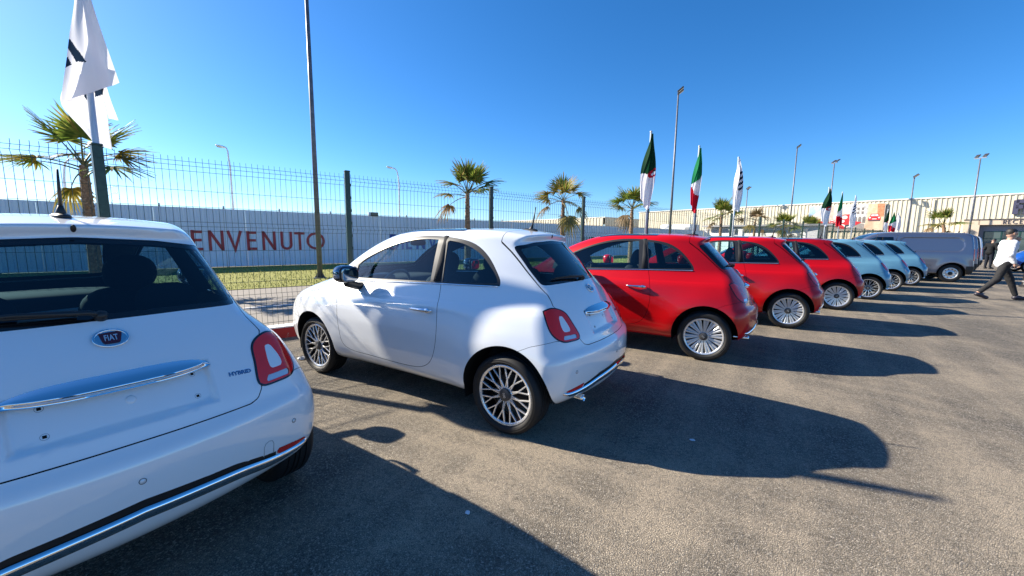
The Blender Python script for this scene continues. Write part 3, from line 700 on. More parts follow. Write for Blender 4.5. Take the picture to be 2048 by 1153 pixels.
        # wheel well
        for fc in (0, 2.3):
            th = np.radians(np.linspace(-16, 184 if fc == 0 else 196, 40)); V_ = []
            fa = fc+ARCH_R*np.cos(th); za = ARCH_Z+ARCH_R*np.sin(th); oa = side_pts(fa, np.maximum(za, .30), sgn)[:, 1]; oa = np.clip(oa, -.84, .84)
            for f, z, o_ in zip(fa, za, oa):
                V_ += [(f, sgn*.46, z), (f, o_-sgn*.016, z), (f, o_-sgn*.0005, z)]
            F_ = []; n = len(th)
            for i in range(n-1):
                for j in range(2): F_.append((i*3+j, i*3+j+1, i*3+j+4, i*3+j+3))
            c0 = len(V_); V_.append((fc, sgn*.46, ARCH_Z)); F_ += [(c0, i*3, i*3+3) for i in range(n-1)]
            mk('wheel_arch_liner', V_, F_, mat('arch liner', (.006, .006, .006), .8, spec=.2), car)
        # front headlamp
        c = surf_ray((3.3, sgn*.53, .72), (-1, 0, 0)); n = nrm(c); rot = Vector(n).to_track_quat('Z', 'Y').to_matrix()
        hl = MB(); hl.sellip(c-n*.01, (.085, .085, .035), .8, 1, 28, 12, rot); hl.build('headlamp', LENSCLEAR, car)
    for s in seams: pass
    Vs = np.concatenate([s[0] for s in seams if len(s[1])]); k = 0; Fs = []
    for s in seams:
        if len(s[1]): Fs.append(s[1]+k); k += len(s[0])
    out('panel_gap', (Vs, np.concatenate(Fs)), SEAL, -.007)
    # rear bumper with chrome strip and reflectors -----------------
    Tt, Tb = dense([0, .3, .48, .55, .60, .66, .75], [.424, .404, .371, .362, .360, .366, .376]), dense([0, .3, .48, .55, .60, .66, .75], [.374, .354, .324, .322, .328, .350, .376])
    top = lambda a: np.interp(a, *Tt)
    bot = lambda a: np.interp(a, *Tb)
    dtop = lambda a: np.interp(a, [0, .3, .47, .50], [.455, .432, .392, .388])
    chrome, bump_ = sub(bump_, lambda p: np.maximum(np.maximum(p[:, 2]-top(aa(p)), bot(aa(p))-p[:, 2]), aa(p)-.665))
    refl, bump_ = sub(bump_, lambda p: np.maximum.reduce([p[:, 2]-np.interp(aa(p), [.48, .66], [.402, .376]), top(aa(p))+.002-p[:, 2], aa(p)-.655, .488-aa(p)]))
    dark, bump_ = sub(bump_, lambda p: np.maximum.reduce([p[:, 2]-dtop(aa(p)), top(aa(p))-p[:, 2], aa(p)-.486]))
    bo = out('rear_bumper', bump_, P)
    ls = np.linspace(-.668, .668, 97); tz = np.linspace(0, 1, 9); LL, TT = np.meshgrid(ls, tz, indexing='ij'); A_ = np.abs(LL)
    PP = rear_pts(LL.ravel(), (bot(A_)+(top(A_)-bot(A_))*TT).ravel()); n_ = gradG(G500, PP); n_ /= np.linalg.norm(n_, axis=1, keepdims=True)
    end = np.clip((.668-A_)/.03, 0, 1)**.5; hgt = (.002+end*.013*np.sqrt(np.clip(1-(2*TT-1)**2, 0, 1))).ravel()[:, None]
    mk('chrome_strip', PP+n_*hgt, [(i*9+j, i*9+j+1, (i+1)*9+j+1, (i+1)*9+j) for i in range(96) for j in range(8)], CHROME, bo)
    out('grille_band', dark, BLACK, -.002, bo)
    for sgn in (1, -1): out('reflector', sub(refl, lambda p: -sgn*p[:, 1])[0], LENSBRIGHT, .002, bo)
    for l in (-.58, 0, .58):
        c = rear_pt(l, .50 if l else .526); n_ = nrm(c); rot = Vector(n_).to_track_quat('Z', 'Y').to_matrix().to_4x4(); rot.translation = Vector(c)
        m = MB(); m.lathe([(.011, -.002), (.011, .0012), (.0095, .0012), (.0095, -.001)], 20, rot); s = m.build('sensor_ring', SEAL, bo); m = MB(); m.lathe([(.0093, -.001), (.0093, .0008), (0, .001)], 20, rot); m.build('parking_sensor', P, bo)
    m = MB(); c = rear_pt(-.446, .43); n_ = nrm(c); rot = Vector(n_).to_track_quat('Z', 'Y').to_matrix().to_4x4(); rot.translation = Vector(c)
    m.tube([rot @ Vector(q) for q in [(-.024, -.038, .0004), (-.024, .01, .0004), (-.017, .026, .0004), (0, .033, .0004), (.017, .026, .0004), (.024, .01, .0004), (.024, -.038, .0004)]], .0012, 6); m.build('tow_cover', mat('panel line grey', (.25, .26, .28), .5), bo)
    # rear window, wiper -------------------------------------------
    ringw, gl = sub(rwin, lambda p: -sdf_poly(p[:, 1], p[:, 2], REARWIN)-.022)
    rw = out('rear_window', gl, GL_REAR, -.002, hat); out('window_surround', ringw, GLOSSB, -.0015, rw)
    ringf, glf = sub(wsc, lambda p: -sdf_poly(p[:, 1], p[:, 2], WSCREEN)-.03)
    ws = out('windscreen', glf, GL_FRONT, -.002); out('screen_surround', ringf, GLOSSB, -.0015, ws)
    wp = [rear_pt(0, 1.083), rear_pt(.03, 1.086), rear_pt(.2, 1.10), rear_pt(.375, 1.098)]
    m = MB(); m.tube([p+nrm(p)*h for p, h in zip(wp, (.012, .03, .028, .022))], [.012, .011, .008, .005], 8); wi = m.build('wiper_arm', BLACK, hat)
    bl = [rear_pt(l, 1.088+.012*math.sin(l*6)) for l in np.linspace(.06, .40, 8)]; m = MB(); m.tube([p+nrm(p)*.012 for p in bl], .0065, 6); m.build('wiper_blade', BLACK, wi)
    m = MB(); c = rear_pt(0, 1.083); m.lathe([(.02, -.005), (.02, .018), (.012, .028), (0, .03)], 18, Matrix.Translation(Vector(c)) @ Vector(nrm(c)).to_track_quat('Z', 'Y').to_matrix().to_4x4()); m.build('wiper_pivot', BLACK, wi)
    c = surf_ray((-.9, 0, 1.421), (1, 0, 0)); n_ = nrm(c); rot = Vector(n_).to_track_quat('Z', 'X').to_matrix()
    m = MB(); m.sellip(c, (.016, .009, .004), 1, 1, 16, 8, rot); m.build('washer_nozzle', BLACK, hat)
    # tailgate handle, badge, letters, plate fittings ---------------
    V_ = []; F_ = []; nl, ntz = 41, 12
    ls = np.linspace(-.283, .283, nl); hs = .043*np.maximum(1-np.abs(ls/.283)**3.2, 0)**.55+.002; tz = np.linspace(0, 1, ntz)
    LL, TT = np.meshgrid(ls, tz, indexing='ij'); HH = hs[:, None]*np.ones(ntz)[None]
    PP = rear_pts(LL.ravel(), (.853+HH*TT).ravel()).reshape(nl, ntz, 3); B0 = rear_pts(ls, np.full(nl, .853))
    for i in range(nl):
        for j in range(ntz):
            d = .004+.044*math.sqrt(max(0, 1-tz[j]**2.2))*min(1, hs[i]/.043); V_.append(PP[i, j]+np.array([-d, 0, -.3*d]))
        V_.append(B0[i]+np.array([.005, 0, 0]))
    w_ = ntz+1
    for i in range(nl-1):
        for j in range(ntz-1): F_.append((i*w_+j, i*w_+j+1, (i+1)*w_+j+1, (i+1)*w_+j))
        F_.append((i*w_+ntz, i*w_, (i+1)*w_, (i+1)*w_+ntz))
    th_ = mk('tailgate_handle', V_, F_, CHROME, hat); autosmooth(th_, 50)
    c = rear_pt(0, .868); n_ = nrm(c); M0 = Matrix.Translation(Vector(c+np.array([-.036, 0, .002])))
    def on_surface(l, z, lift=.001):
        c = rear_pt(l, z); n_ = Vector(nrm(c)); x = Vector((0, -1, 0)); x = (x-n_*x.dot(n_)).normalized(); y = n_.cross(x)
        return Matrix(((x.x, y.x, n_.x, c[0]+n_.x*lift), (x.y, y.y, n_.y, c[1]+n_.y*lift), (x.z, y.z, n_.z, c[2]+n_.z*lift), (0, 0, 0, 1)))
    M = on_surface(0, .870, .0415); text_mesh('500', .026, .0005, 'handle_number', mat('blue chrome letters', (.16, .27, .42), .15, .9), th_, matrix=M, spacing=1.1)  # embossed number; blue tint stands in for the sky mirrored in the handle
    M = on_surface(-.008, 1.008, 0)
    m = MB(); n = 48; ring = [(math.cos(a)*.047, math.sin(a)*.036) for a in np.linspace(0, 2*math.pi, n, endpoint=False)]
    m.tube([M @ Vector((x, y, .004)) for x, y in ring], .0045, 8, closed=True); bd = m.build('badge', CHROME, hat)
    m = MB(); m.prism([(x*.98, y*.98) for x, y in ring], .004, M); m.build('badge_plate', CHROME, bd, smooth=False)
    sh = [(-.031, .023), (0, .026), (.031, .023), (.027, -.006), (.021, -.023), (0, -.026), (-.021, -.023), (-.027, -.006)]
    m = MB(); m.prism(closed(sh, 4)[:, :], .0058, M); m.build('badge_shield', BADGE, bd, smooth=False)
    text_mesh('FIAT', .030, .002, 'badge_letters', mat('badge letter silver', (.75, .76, .8), .2, .6), bd, matrix=M @ Matrix.Translation((0, 0, .0065)) @ Matrix.Diagonal((.62, 1.15, 1, 1)), bold=.0006, spacing=1.05)
    M = on_surface(-.388, .786, .001); text_mesh('HYBRID', .030, .003, 'hybrid_letters', mat('blue chrome letters', (.16, .27, .42), .15, .9), hat, matrix=M @ Matrix.Diagonal((.93, .85, 1, 1)), bold=.0008)
    for l, z in ((.195, .826), (.195, .742), (-.218, .826), (-.218, .742)):
        M = on_surface(l, z, 0); m = MB(); m.prism([(-.005, -.005), (.005, -.005), (.005, .005), (-.005, .005)], .0008, M); m.build('plate_clip', SEAL, hat, smooth=False)
        m = MB(); m.lathe([(.011, 0), (.011, .0004), (.0098, .0004), (.0098, 0)], 18, M); m.build('clip_ring', mat('panel line grey'), hat)
    M = on_surface(-.02, .792, 0); m = MB(); m.lathe([(.015, 0), (.0145, .0025), (.010, .0035), (0, .0036)], 20, M); m.build('plate_button', P, hat)
    # antenna, exhaust -----------------------------------------------
    m = MB(); m.sellip((.262, 0, 1.472), (.085, .032, .018), 1, .8, 20, 10); m.tube([(.25, 0, 1.47), (.238, 0, 1.49), (.228, 0, 1.52)], [.026, .017, .008], 12); m.tube([(.228, 0, 1.52), (.200, 0, 1.672)], [.0075, .0038], 8); m.build('antenna', BLACK, car)
    ex = empty('exhaust'); ex.parent = car
    m = MB(); Mx = Matrix.Translation((-.47, .43, .262)) @ Matrix.Rotation(R(-90), 4, 'Y')
    m.lathe([(.022, -.16), (.026, -.02), (.026, .0), (.021, .0), (.021, -.12)], 20, Mx); ex = m.build('exhaust_tip', CHROME, car)
    bpy.data.objects.remove(bpy.data.objects['exhaust'])
    m = MB(); m.sellip((-.18, .25, .26), (.12, .32, .085), .5, .7, 20, 10); m.build('silencer', mat('sooty steel', (.05, .048, .045), .5, .6), car)
    m = MB(); m.tube([(0, -.6, .27), (0, .6, .27)], .035, 10); m.build('rear_axle', BLACK, car)
    # cabin lining, seats, dashboard ---------------------------------
    V2, Q2 = surface_nets(G500, (-.7, -.91, .1), (3.15, .91, 1.6), .03); V2 = project(G500, V2)
    F2 = np.concatenate([Q2[:, [0, 1, 2]], Q2[:, [0, 2, 3]]]); cur = (V2, F2)
    for pl in (DLO,): cut(lambda p: np.maximum(sdf_poly(p[:, 0], p[:, 2], pl)+.012, .33-aa(p)))
    cut(lambda p: np.maximum(sdf_poly(p[:, 1], p[:, 2], WSCREEN)+.012, 1.3-p[:, 0])); cut(lambda p: np.maximum(sdf_poly(p[:, 1], p[:, 2], REARWIN)+.012, p[:, 0]-.3))
    for fc in (0, 2.3): cut(lambda p: np.maximum(np.hypot(p[:, 0]-fc, p[:, 2]-ARCH_Z)-ARCH_R-.02, .3-aa(p)))
    cut(lambda p: .30-p[:, 2]*1.0+0*p[:, 0]) if False else None
    cut(lambda p: p[:, 2]-.24)
    pill = sub(cur, lambda p: -(np.maximum(np.abs(p[:, 0]-.72)-.055, .3-aa(p))))[0]
    out('cabin_lining', cur, LINER, -.026)
    for sgn in (1, -1):   # B pillars behind the glass
        m = MB(); pts = [side_pt(f, z, sgn)-np.array([0, sgn*.035, 0]) for f, z in ((.72, 1.04), (.735, 1.2), (.755, 1.32), (.765, 1.40))]; m.tube(pts, [.05, .045, .04, .04], 8); m.build('centre_pillar', LINER, car)
    def seat(f, l, name):
        s = empty(name); s.parent = car
        m = MB(); m.sellip((f+.05, l, .50), (.27, .235, .10), .5, .6, 24, 12); m.build('seat_cushion', FABRIC, s)
        rot = Matrix.Rotation(R(-17), 3, 'Y'); m = MB(); m.sellip((f-.26, l, .77), (.085, .235, .32), .55, .6, 24, 14, rot); m.build('backrest', FABRIC, s)
        m = MB(); m.sellip((f-.385, l, 1.165), (.06, .125, .115), .9, .8, 24, 12, rot); m.build('headrest', FABRIC, s)
        for q in (-.045, .045):
            m = MB(); m.tube([(f-.345, l+q, 1.02), (f-.37, l+q, 1.1)], .007, 6); m.build('headrest_post', CHROME, s)
    seat(1.28, .345, 'driver_seat'); seat(1.28, -.345, 'passenger_seat')
    s = empty('rear_bench'); s.parent = car
    m = MB(); m.sellip((.42, 0, .52), (.24, .55, .09), .4, .4, 24, 12); m.build('bench_cushion', FABRIC, s)
    m = MB(); m.sellip((.14, 0, .78), (.07, .54, .25), .4, .4, 24, 12, Matrix.Rotation(R(-14), 3, 'Y')); m.build('bench_back', FABRIC, s)
    for l in (-.29, .29):
        m = MB(); m.sellip((.075, l, 1.085), (.05, .12, .085), .8, .8, 20, 10); m.build('headrest', FABRIC, s)
    m = MB(); m.sellip((-.10, 0, .98), (.16, .47, .012), .4, .3, 24, 8); m.build('parcel_shelf', LINER, car)
    da = empty('dashboard'); da.parent = car
    m = MB(); m.sellip((2.02, 0, .90), (.30, .60, .085), .5, .4, 28, 12); m.build('dash_top', LINER, da)
    m = MB(); m.sellip((1.78, 0, .82), (.06, .58, .07), .4, .3, 28, 10); m.build('dash_panel', P, da)
    m = MB(); m.sellip((1.80, .345, .965), (.09, .16, .07), .7, .8, 20, 10); m.build('instrument_hood', BLACK, da)
    rot = Matrix.Rotation(R(-24), 3, 'Y'); ctr = Vector((1.60, .345, .91)); pts = [ctr+rot @ Vector((0, .18*math.cos(a), .18*math.sin(a))) for a in np.linspace(0, 2*math.pi, 36, endpoint=False)]
    m = MB(); m.tube(pts, .014, 10, closed=True); sw_ = m.build('steering_wheel', mat('steering leather', (.10, .10, .105), .4), da)
    m = MB(); m.sellip(ctr, (.03, .075, .06), .8, .8, 16, 10, rot)
    for a in (0, math.pi, -math.pi/2): m.tube([ctr, ctr+rot @ Vector((0, .175*math.cos(a), .175*math.sin(a)))], .013, 8)
    m.build('steering_hub', mat('steering hub', (.2, .2, .21), .35), sw_)
    m = MB(); m.sellip((1.62, 0, 1.345), (.015, .11, .033), .6, .7, 18, 8); m.build('interior_mirror', BLACK, car)
    return car
# ---------------------------------------------------------------- fan palms on the lawn strip
def m_leaf(name, c0, c1, c2):
    def b(nt, p):
        n = noise(nt, 5, 4, .6, objcoord(nt)); L(nt, ramp(nt, n.outputs[0], [(.3, c0), (.52, c1), (.72, c2)]).outputs[0], p.inputs['Base Color'])
        out = nt.nodes['Material Output']; t = N(nt, 'ShaderNodeBsdfTranslucent'); L(nt, p.inputs['Base Color'].links[0].from_socket, t.inputs[0]); x = N(nt, 'ShaderNodeMixShader'); x.inputs[0].default_value = .38; L(nt, p.outputs[0], x.inputs[1]); L(nt, t.outputs[0], x.inputs[2]); L(nt, x.outputs[0], out.inputs[0])
    return mat(name, c1, .55, spec=.3, build=b)
LEAFG = m_leaf('palm leaf green', (.06, .105, .016), (.14, .20, .032), (.32, .31, .065)); LEAFY = m_leaf('palm leaf yellowing', (.12, .12, .025), (.26, .20, .045), (.34, .25, .08)); LEAFD = m_leaf('palm leaf dead', (.14, .09, .045), (.25, .17, .09), (.36, .26, .15))
def frond_mesh(seed, kind):
    rnd = random.Random(seed); m = MB(); Lp = {'up': .66, 'side': .80, 'droop': .80}[kind]; sag = {'up': .05, 'side': .22, 'droop': .42}[kind]
    pt = [Vector((Lp*t, 0, -sag*t*t*Lp)) for t in np.linspace(0, 1, 7)]; m.tube(pt, [.022-.013*t for t in np.linspace(0, 1, 7)], 5); c = pt[-1]; d0 = (pt[-1]-pt[-2]).normalized()
    m.mi = 1; n = 30; side = Vector((0, 1, 0)); up = d0.cross(side)*-1
    for i in range(n):
        a = R(-112+224*i/(n-1)+rnd.uniform(-3, 3)); Lb = (.62-.20*abs(a)/2.0)*rnd.uniform(.85, 1.1)*1.12; w = .052
        dr = d0*math.cos(a)+side*math.sin(a); fold = up*(.22*(1-abs(a)/2)*0+.10*(1 if i % 2 else -1)*.3); dr = (dr+fold).normalized(); nn = dr.cross(up).normalized()
        V = []; droop = {'up': .10, 'side': .22, 'droop': .55}[kind]*rnd.uniform(.6, 1.5)
        for k, (t, ww) in enumerate(((0, .35), (.3, 1), (.6, .85), (.82, .5), (1, .06))):
            p = c+dr*Lb*t*(1-.12*droop*t)+Vector((0, 0, -1))*droop*Lb*(t**2.6)+up*.012*math.sin(i*1.7)
            V += [p-nn*w*ww*.5, p+nn*w*ww*.5+up*.008*(1 if i % 2 else -1)]
        m.mi = 1 if rnd.random() < .8 else 2
        m.add(V, [(2*k, 2*k+1, 2*k+3, 2*k+2) for k in range(4)])
    return m
FRONDS = {}
PETIOLE = mat('palm petiole', (.13, .12, .035), .6)
def frond_data(kind, tone, v):
    k = (kind, tone, v)
    if k not in FRONDS:
        mm = {'g': [PETIOLE, LEAFG, LEAFY], 'y': [PETIOLE, LEAFY, LEAFG], 'd': [mat('dry petiole', (.2, .14, .08), .7), LEAFD, LEAFD]}[tone]
        o = frond_mesh(hash(k) % 1000 if False else sum(map(ord, kind+tone))+v*17, kind).build('frond', mm, None, smooth=False); FRONDS[k] = o.data; bpy.data.objects.remove(o)
    return FRONDS[k]
BARK = mat('palm bark', (.16, .10, .06), .9, build=lambda nt, p: (L(nt, ramp(nt, noise(nt, 18, 5, .7, objcoord(nt)).outputs[0], [(.3, (.10, .055, .03)), (.5, (.25, .15, .09)), (.72, (.45, .31, .20))]).outputs[0], p.inputs['Base Color']), bump(nt, p, noise(nt, 30, 5, .7, objcoord(nt)).outputs[0], .8, .03)))
def palm(s, d, ht, seed, label, r0=.15, n_up=7, n_side=6, n_droop=3, tone='g', lean=0, sc=1, fronds=None):
    rnd = random.Random(seed); p = tag(empty('palm_tree', fp(s, d, 0), rnd.random()*0, label, 'palm tree', 'fan palms along the lawn strip'))
    m = MB(); pts = [Vector((lean*(t**2)*ht, 0, t*ht)) for t in np.linspace(0, 1, 12)]; m.tube(pts, [r0*(1.25-.25*t if t < .3 else 1.175-.62*(t-.3)) for t in np.linspace(0, 1, 12)], 12)
    for i in range(64):      # old leaf bases
        t = .02+.9*i/64; a = i*2.4+rnd.random(); r = r0*(1.2-.55*t); c = Vector((lean*t*t*ht, 0, t*ht)); o = Vector((math.cos(a), math.sin(a), 0)); q = Vector((-o.y, o.x, 0)); h = .10+.05*rnd.random()
        m.add([c+o*r*.8-q*.05, c+o*r*.8+q*.05, c+o*(r+.035)+q*.02+Vector((0, 0, h)), c+o*(r+.035)-q*.02+Vector((0, 0, h)), c+o*r*.7+Vector((0, 0, h*.7))], [(0, 1, 2, 3), (1, 4, 2), (0, 3, 4), (3, 2, 4)])
    m.build('trunk', BARK, p, smooth=False)
    top = Vector((lean*ht, 0, ht-.05))
    spec = fronds or ([('up', rnd.uniform(48, 82), tone)]*0 + [('up', rnd.uniform(45, 84), tone) for _ in range(n_up)]+[('side', rnd.uniform(8, 42), tone if rnd.random() < .6 else 'y') for _ in range(n_side)]+[('droop', rnd.uniform(-40, 12), 'd' if rnd.random() < .5 else 'y') for _ in range(n_droop)])
    for i, (kind, el, tn) in enumerate(spec):
        o = bpy.data.objects.new('frond', frond_data(kind, tn, rnd.randrange(3))); COL.objects.link(o); o.parent = p; k = sc*rnd.uniform(.82, 1.1); o.scale = (k, k, k)
        o.location = top+Vector((0, 0, rnd.uniform(-.12, .08))); o.rotation_euler = (rnd.uniform(-.5, .5), -R(el), i*2.399+rnd.uniform(-.4, .4))
    return p
PD = -7.76
palm(-3.75, PD, 3.0, 5, 'fan palm at far left behind the near white flag', .105, 6, 6, 1, sc=1.12)
palm(6.98, PD, 3.2, 12, 'dense green fan palm above the roof of the nearer side-on white car', .11, 11, 6, 1, sc=1.15)
palm(12.54, PD, 3.3, 23, 'sparse fan palm with drooping dry leaves right of the dense one', .10, 6, 4, 4, 'y', sc=1.1)
palm(18.3, PD, 3.25, 31, 'fan palm half hidden by the nearest green and white flag', .105, 9, 5, 2, sc=1.15)
palm(29.9, PD, 3.35, 44, 'fan palm between the first Italian flag and the striped white flag', .105, 11, 6, 1, sc=1.15)
palm(36.4, PD, 3.1, 57, 'thin browning fan palm right of the first striped white flag', .10, 4, 3, 2, 'd', sc=1.1)
palm(43.7, PD, 2.95, 63, 'bushy fan palm in front of the low grey building', .105, 13, 8, 3, sc=1.15)
palm(49.5, PD+.6, 2.95, 71, 'fan palm in front of the blue corner of the billboard', .105, 11, 8, 1, sc=1.15)
palm(46.0, 3.0, 2.95, 88, 'leaning fan palm in front of the reception building', .13, 6, 5, 2, 'g', -.10, 1.2)

# ---------------------------------------------------------------- floodlight masts and street lamps
STEEL = mat('galvanised mast', (.13, .14, .165), .5, .35, build=lambda nt, p: L(nt, ramp(nt, noise(nt, 6, 4, .6, objcoord(nt)).outputs[0], [(.3, (.09, .10, .12)), (.7, (.16, .17, .20))]).outputs[0], p.inputs['Base Color']))
def mast(s, d, h, label, rot=0, r=.085):
    t = tag(empty('light_mast', fp(s, d, 0), FANG+rot, label, 'light mast', 'floodlight masts'))
    m = MB(); m.tube([(0, 0, .03), (0, 0, h*.5), (0, 0, h)], [r, r*.8, r*.55], 10); m.build('mast_pole', STEEL, t)
    m = MB(); m.box((0, 0, .015), (.34, .34, .03)); 
    for x in (-.12, .12):
        for y in (-.12, .12): m.tube([(x, y, .03), (x, y, .07)], .014, 6)
    for a in range(4): m.add([(math.cos(a*math.pi/2)*.15, math.sin(a*math.pi/2)*.15, .03), (math.cos(a*math.pi/2)*r, math.sin(a*math.pi/2)*r, .2), (math.cos(a*math.pi/2)*r, math.sin(a*math.pi/2)*r, .03)], [(0, 1, 2)])
    m.build('base_plate', STEEL, t, smooth=False)
    m = MB(); m.box((0, 0, h+.02), (.75, .06, .06)); m.build('cross_arm', STEEL, t, smooth=False)
    for x in (-.24, .24):
        Rm = Matrix.Rotation(R(-38), 3, 'X'); f = MB(); f.box(Vector((x, -.12, h+.22)), (.26, .42, .08), Rm, .015); f = f.build('floodlight', mat('floodlight casing', (.035, .036, .04), .5), t, smooth=False)
        g = MB(); g.box(Vector((x, -.12, h+.22))+Rm @ Vector((0, 0, -.043)), (.20, .34, .008), Rm); g.build('lamp_glass', mat('floodlight glass', (.16, .165, .17), .15), f, smooth=False)
        b = MB(); b.tube([(x, 0, h+.04), (x, -.03, h+.18)], .02, 6); b.build('bracket', STEEL, f)
    return t
mast(1.36, -7.96, 10.5, 'tall grey mast crossing the last letter of the red lettering')
mast(22.65, -7.8, 10.5, 'tall light mast with twin floodlights between the first two flags', .5)
mast(45.3, -7.8, 10.5, 'light mast rising from the bushy palm left of the billboard', .3)
mast(50, -5.8, 9.42, 'light mast just right of the second green and white flag', .9)
mast(50, .2, 7.28, 'light mast in front of the plain ribbed wall above the grey van', 0)
mast(50, 4.0, 8.5, 'rightmost light mast, behind the leaning palm', 1.2)
mast(52, -14.6, 7.68, 'small far light mast beside the first striped white flag', 0)
WHITEPOLE = mat('white lamp pole', (.62, .63, .66), .5)
def street_lamp(s, d, h, label, rz, reach=.7):
    t = tag(empty('street_lamp', fp(s, d, 0), rz, label, 'street lamp', 'curved street lamps beyond the white wall'))
    m = MB(); m.tube([(0, 0, 0), (0, 0, h-.9), (.04, 0, h-.5), (.16*reach/.7, 0, h-.2), (.38*reach/.7, 0, h-.03), (reach, 0, h)], [.05, .042, .036, .032, .03, .026], 10); m.build('lamp_pole', WHITEPOLE, t)
    m = MB(); m.sellip((reach+.12, 0, h+.0), (.22, .09, .055), .8, .9, 18, 10, Matrix.Rotation(R(-8), 3, 'Y')); hd = m.build('lamp_head', mat('lamp head', (.72, .72, .72), .4), t)
    m = MB(); m.sellip((reach+.14, 0, h-.03), (.15, .06, .04), .9, .9, 14, 8); m.build('lamp_bowl', mat('lamp bowl', (.35, .33, .28), .2), hd)
street_lamp(-.15, -18.8, 5.75, 'white street lamp rising behind the start of BENVENUTO', FANG+math.pi, .2)
street_lamp(8.75, -18.8, 5.75, 'white curved street lamp left of the dense palm', FANG+math.pi, .45)
street_lamp(-5.9, -18.8, 4.5, 'street lamp seen through the leaves of the far left palm', FANG, .4)
for i, (s_, d_) in enumerate(((-10.2, -63.5), (-12.6, -88), (-14.2, -103), (-15.8, -121))):
    street_lamp(s_, d_, 9, ['nearest', 'second', 'third', 'farthest'][i]+' of four far curved lamps just right of the near flag post', FANG-1.0, 2.6)

# ---------------------------------------------------------------- flags on poles along the fence
def m_cloth(name, c):
    def b(nt, p):
        out = nt.nodes['Material Output']; t = N(nt, 'ShaderNodeBsdfTranslucent'); t.inputs[0].default_value = (*c, 1); x = N(nt, 'ShaderNodeMixShader'); x.inputs[0].default_value = .36; L(nt, p.outputs[0], x.inputs[1]); L(nt, t.outputs[0], x.inputs[2]); L(nt, x.outputs[0], out.inputs[0])
        bump(nt, p, noise(nt, 9, 4, .6, objcoord(nt)).outputs[0], .35, .02)
    return mat(name, c, .8, spec=.15, build=b)
CW = m_cloth('white flag cloth', (.78, .78, .82)); CG = m_cloth('dark green flag cloth', (.007, .045, .02)); CI = m_cloth('bright green flag cloth', (.012, .19, .07)); CR_ = m_cloth('red flag cloth', (.50, .01, .03)); CB = m_cloth('dark blue flag print', (.012, .025, .05))
FLAGPOLE = mat('flag pole', (.42, .48, .55), .4, .3)
def limp_flag(parent, kind, seed, length=1.78, ztop=4.1, width=.36, shift=0, heading=0):
    """cloth that hangs gathered round its pole like a curtain: i across, t downwards"""
    rnd = random.Random(seed); nu, nv = 40, 90; V = []; F = []; M = []; ph = rnd.uniform(0, 6.28)
    for j in range(nv+1):
        t = j/nv; w = width*(.10+.90*sstep(0, .58, t))*(1-.30*sstep(.62, 1, t)); c = shift*sstep(.05, .8, t)+.03*math.sin(3*t+ph)
        for i in range(nu+1):
            u = i/nu; a = u*2*math.pi*1.6+ph; amp = .075*sstep(0, .35, t)*(.7+.3*math.sin(4*t+ph))
            z = ztop-length*t*(1-.06*math.sin(u*5+ph)*t)-.10*u*t*(1 if shift < 0 else -1)
            V.append((c+(u-.5)*w+.012*math.sin(2*a+6*t), amp*math.sin(a+2.2*t)+.02*math.sin(9*t+3*u), z))
    for j in range(nv):
        for i in range(nu):
            a = j*(nu+1)+i; F.append((a, a+1, a+nu+2, a+nu+1)); u, t = (i+.5)/nu, (j+.5)/nv; k = 1
            if kind == 'algeria':
                b_ = .60-.10*u
                if t < b_: k = 0
                if u > .5 and b_-.04 < t < b_+.09 and abs(math.hypot((u-.85)*.36, (t-b_-.01)*1.78)-.085) < .024: k = 2
            elif kind == 'italy': k = 0 if t < .63-.20*u else (2 if t > .67+.08*u else 1)
            elif kind == 'stripes':
                q = (t*1.78+u*.30)
                if .24 < t < .60 and u > .38 and (q % .17) < .085: k = 0
            M.append(k)
    mm = {'algeria': [CG, CW, CR_], 'italy': [CI, CW, CR_], 'stripes': [CB, CW, CW], 'plain': [CW, CW, CW]}[kind]
    me = mesh_of('flag_cloth', V, F, mm); me.polygons.foreach_set('material_index', M); o = link(bpy.data.objects.new('flag_cloth', me), parent); o.rotation_euler = (0, 0, heading); return o
def flagpole(s, kind, seed, label, top=4.15, width=.36, shift=0, length=1.78):
    t = tag(empty('flag_pole', fp(s, .02, 0), FANG, label, 'flag', 'flags on the fence posts'))
    m = MB(); m.tube([(-.075, 0, .16), (-.075, 0, top)], .027, 10); m.sellip((-.075, 0, top+.01), (.034, .034, .03), 1, 1, 12, 8); m.build('pole', FLAGPOLE, t)
    m = MB()
    for z in (.6, 1.4, 2.15): m.box((-.04, 0, z), (.09, .07, .03))
    m.build('pole_clamp', FGREEN, t, smooth=False)
    o = limp_flag(t, kind, seed, length, top-.05, width, shift, -.67); o.location = (-.135, -.05, 0)
    return t
flagpole(7.8, 'algeria', 3, 'nearest limp green and white flag with red emblem', 4.2, .40, -.04)
flagpole(10.4, 'italy', 8, 'nearest limp green, white and red flag', 4.22, .30, -.05)
flagpole(13.2, 'stripes', 14, 'white flag with dark slanted bars beside the middle palms', 4.26, .32, .04)
flagpole(24.4, 'algeria', 21, 'second limp green and white flag, left of the billboard', 4.22, .50, -.10)
flagpole(27.1, 'italy', 27, 'second limp green, white and red flag, before the billboard', 4.2, .36, -.08)
flagpole(30.2, 'stripes', 35, 'white flag with dark slanted bars before the billboard', 4.24, .48, -.06)
flagpole(41.0, 'algeria', 41, 'far limp green and white flag right of the billboard', 3.98, .42, -.06, 1.6)
flagpole(43.6, 'italy', 46, 'far limp green, white and red flag right of the billboard', 3.96, .55, -.10, 1.6)
flagpole(45.5, 'plain', 52, 'far plain white limp flag, rightmost of all the flags', 4.02, .4, .08, 1.6)

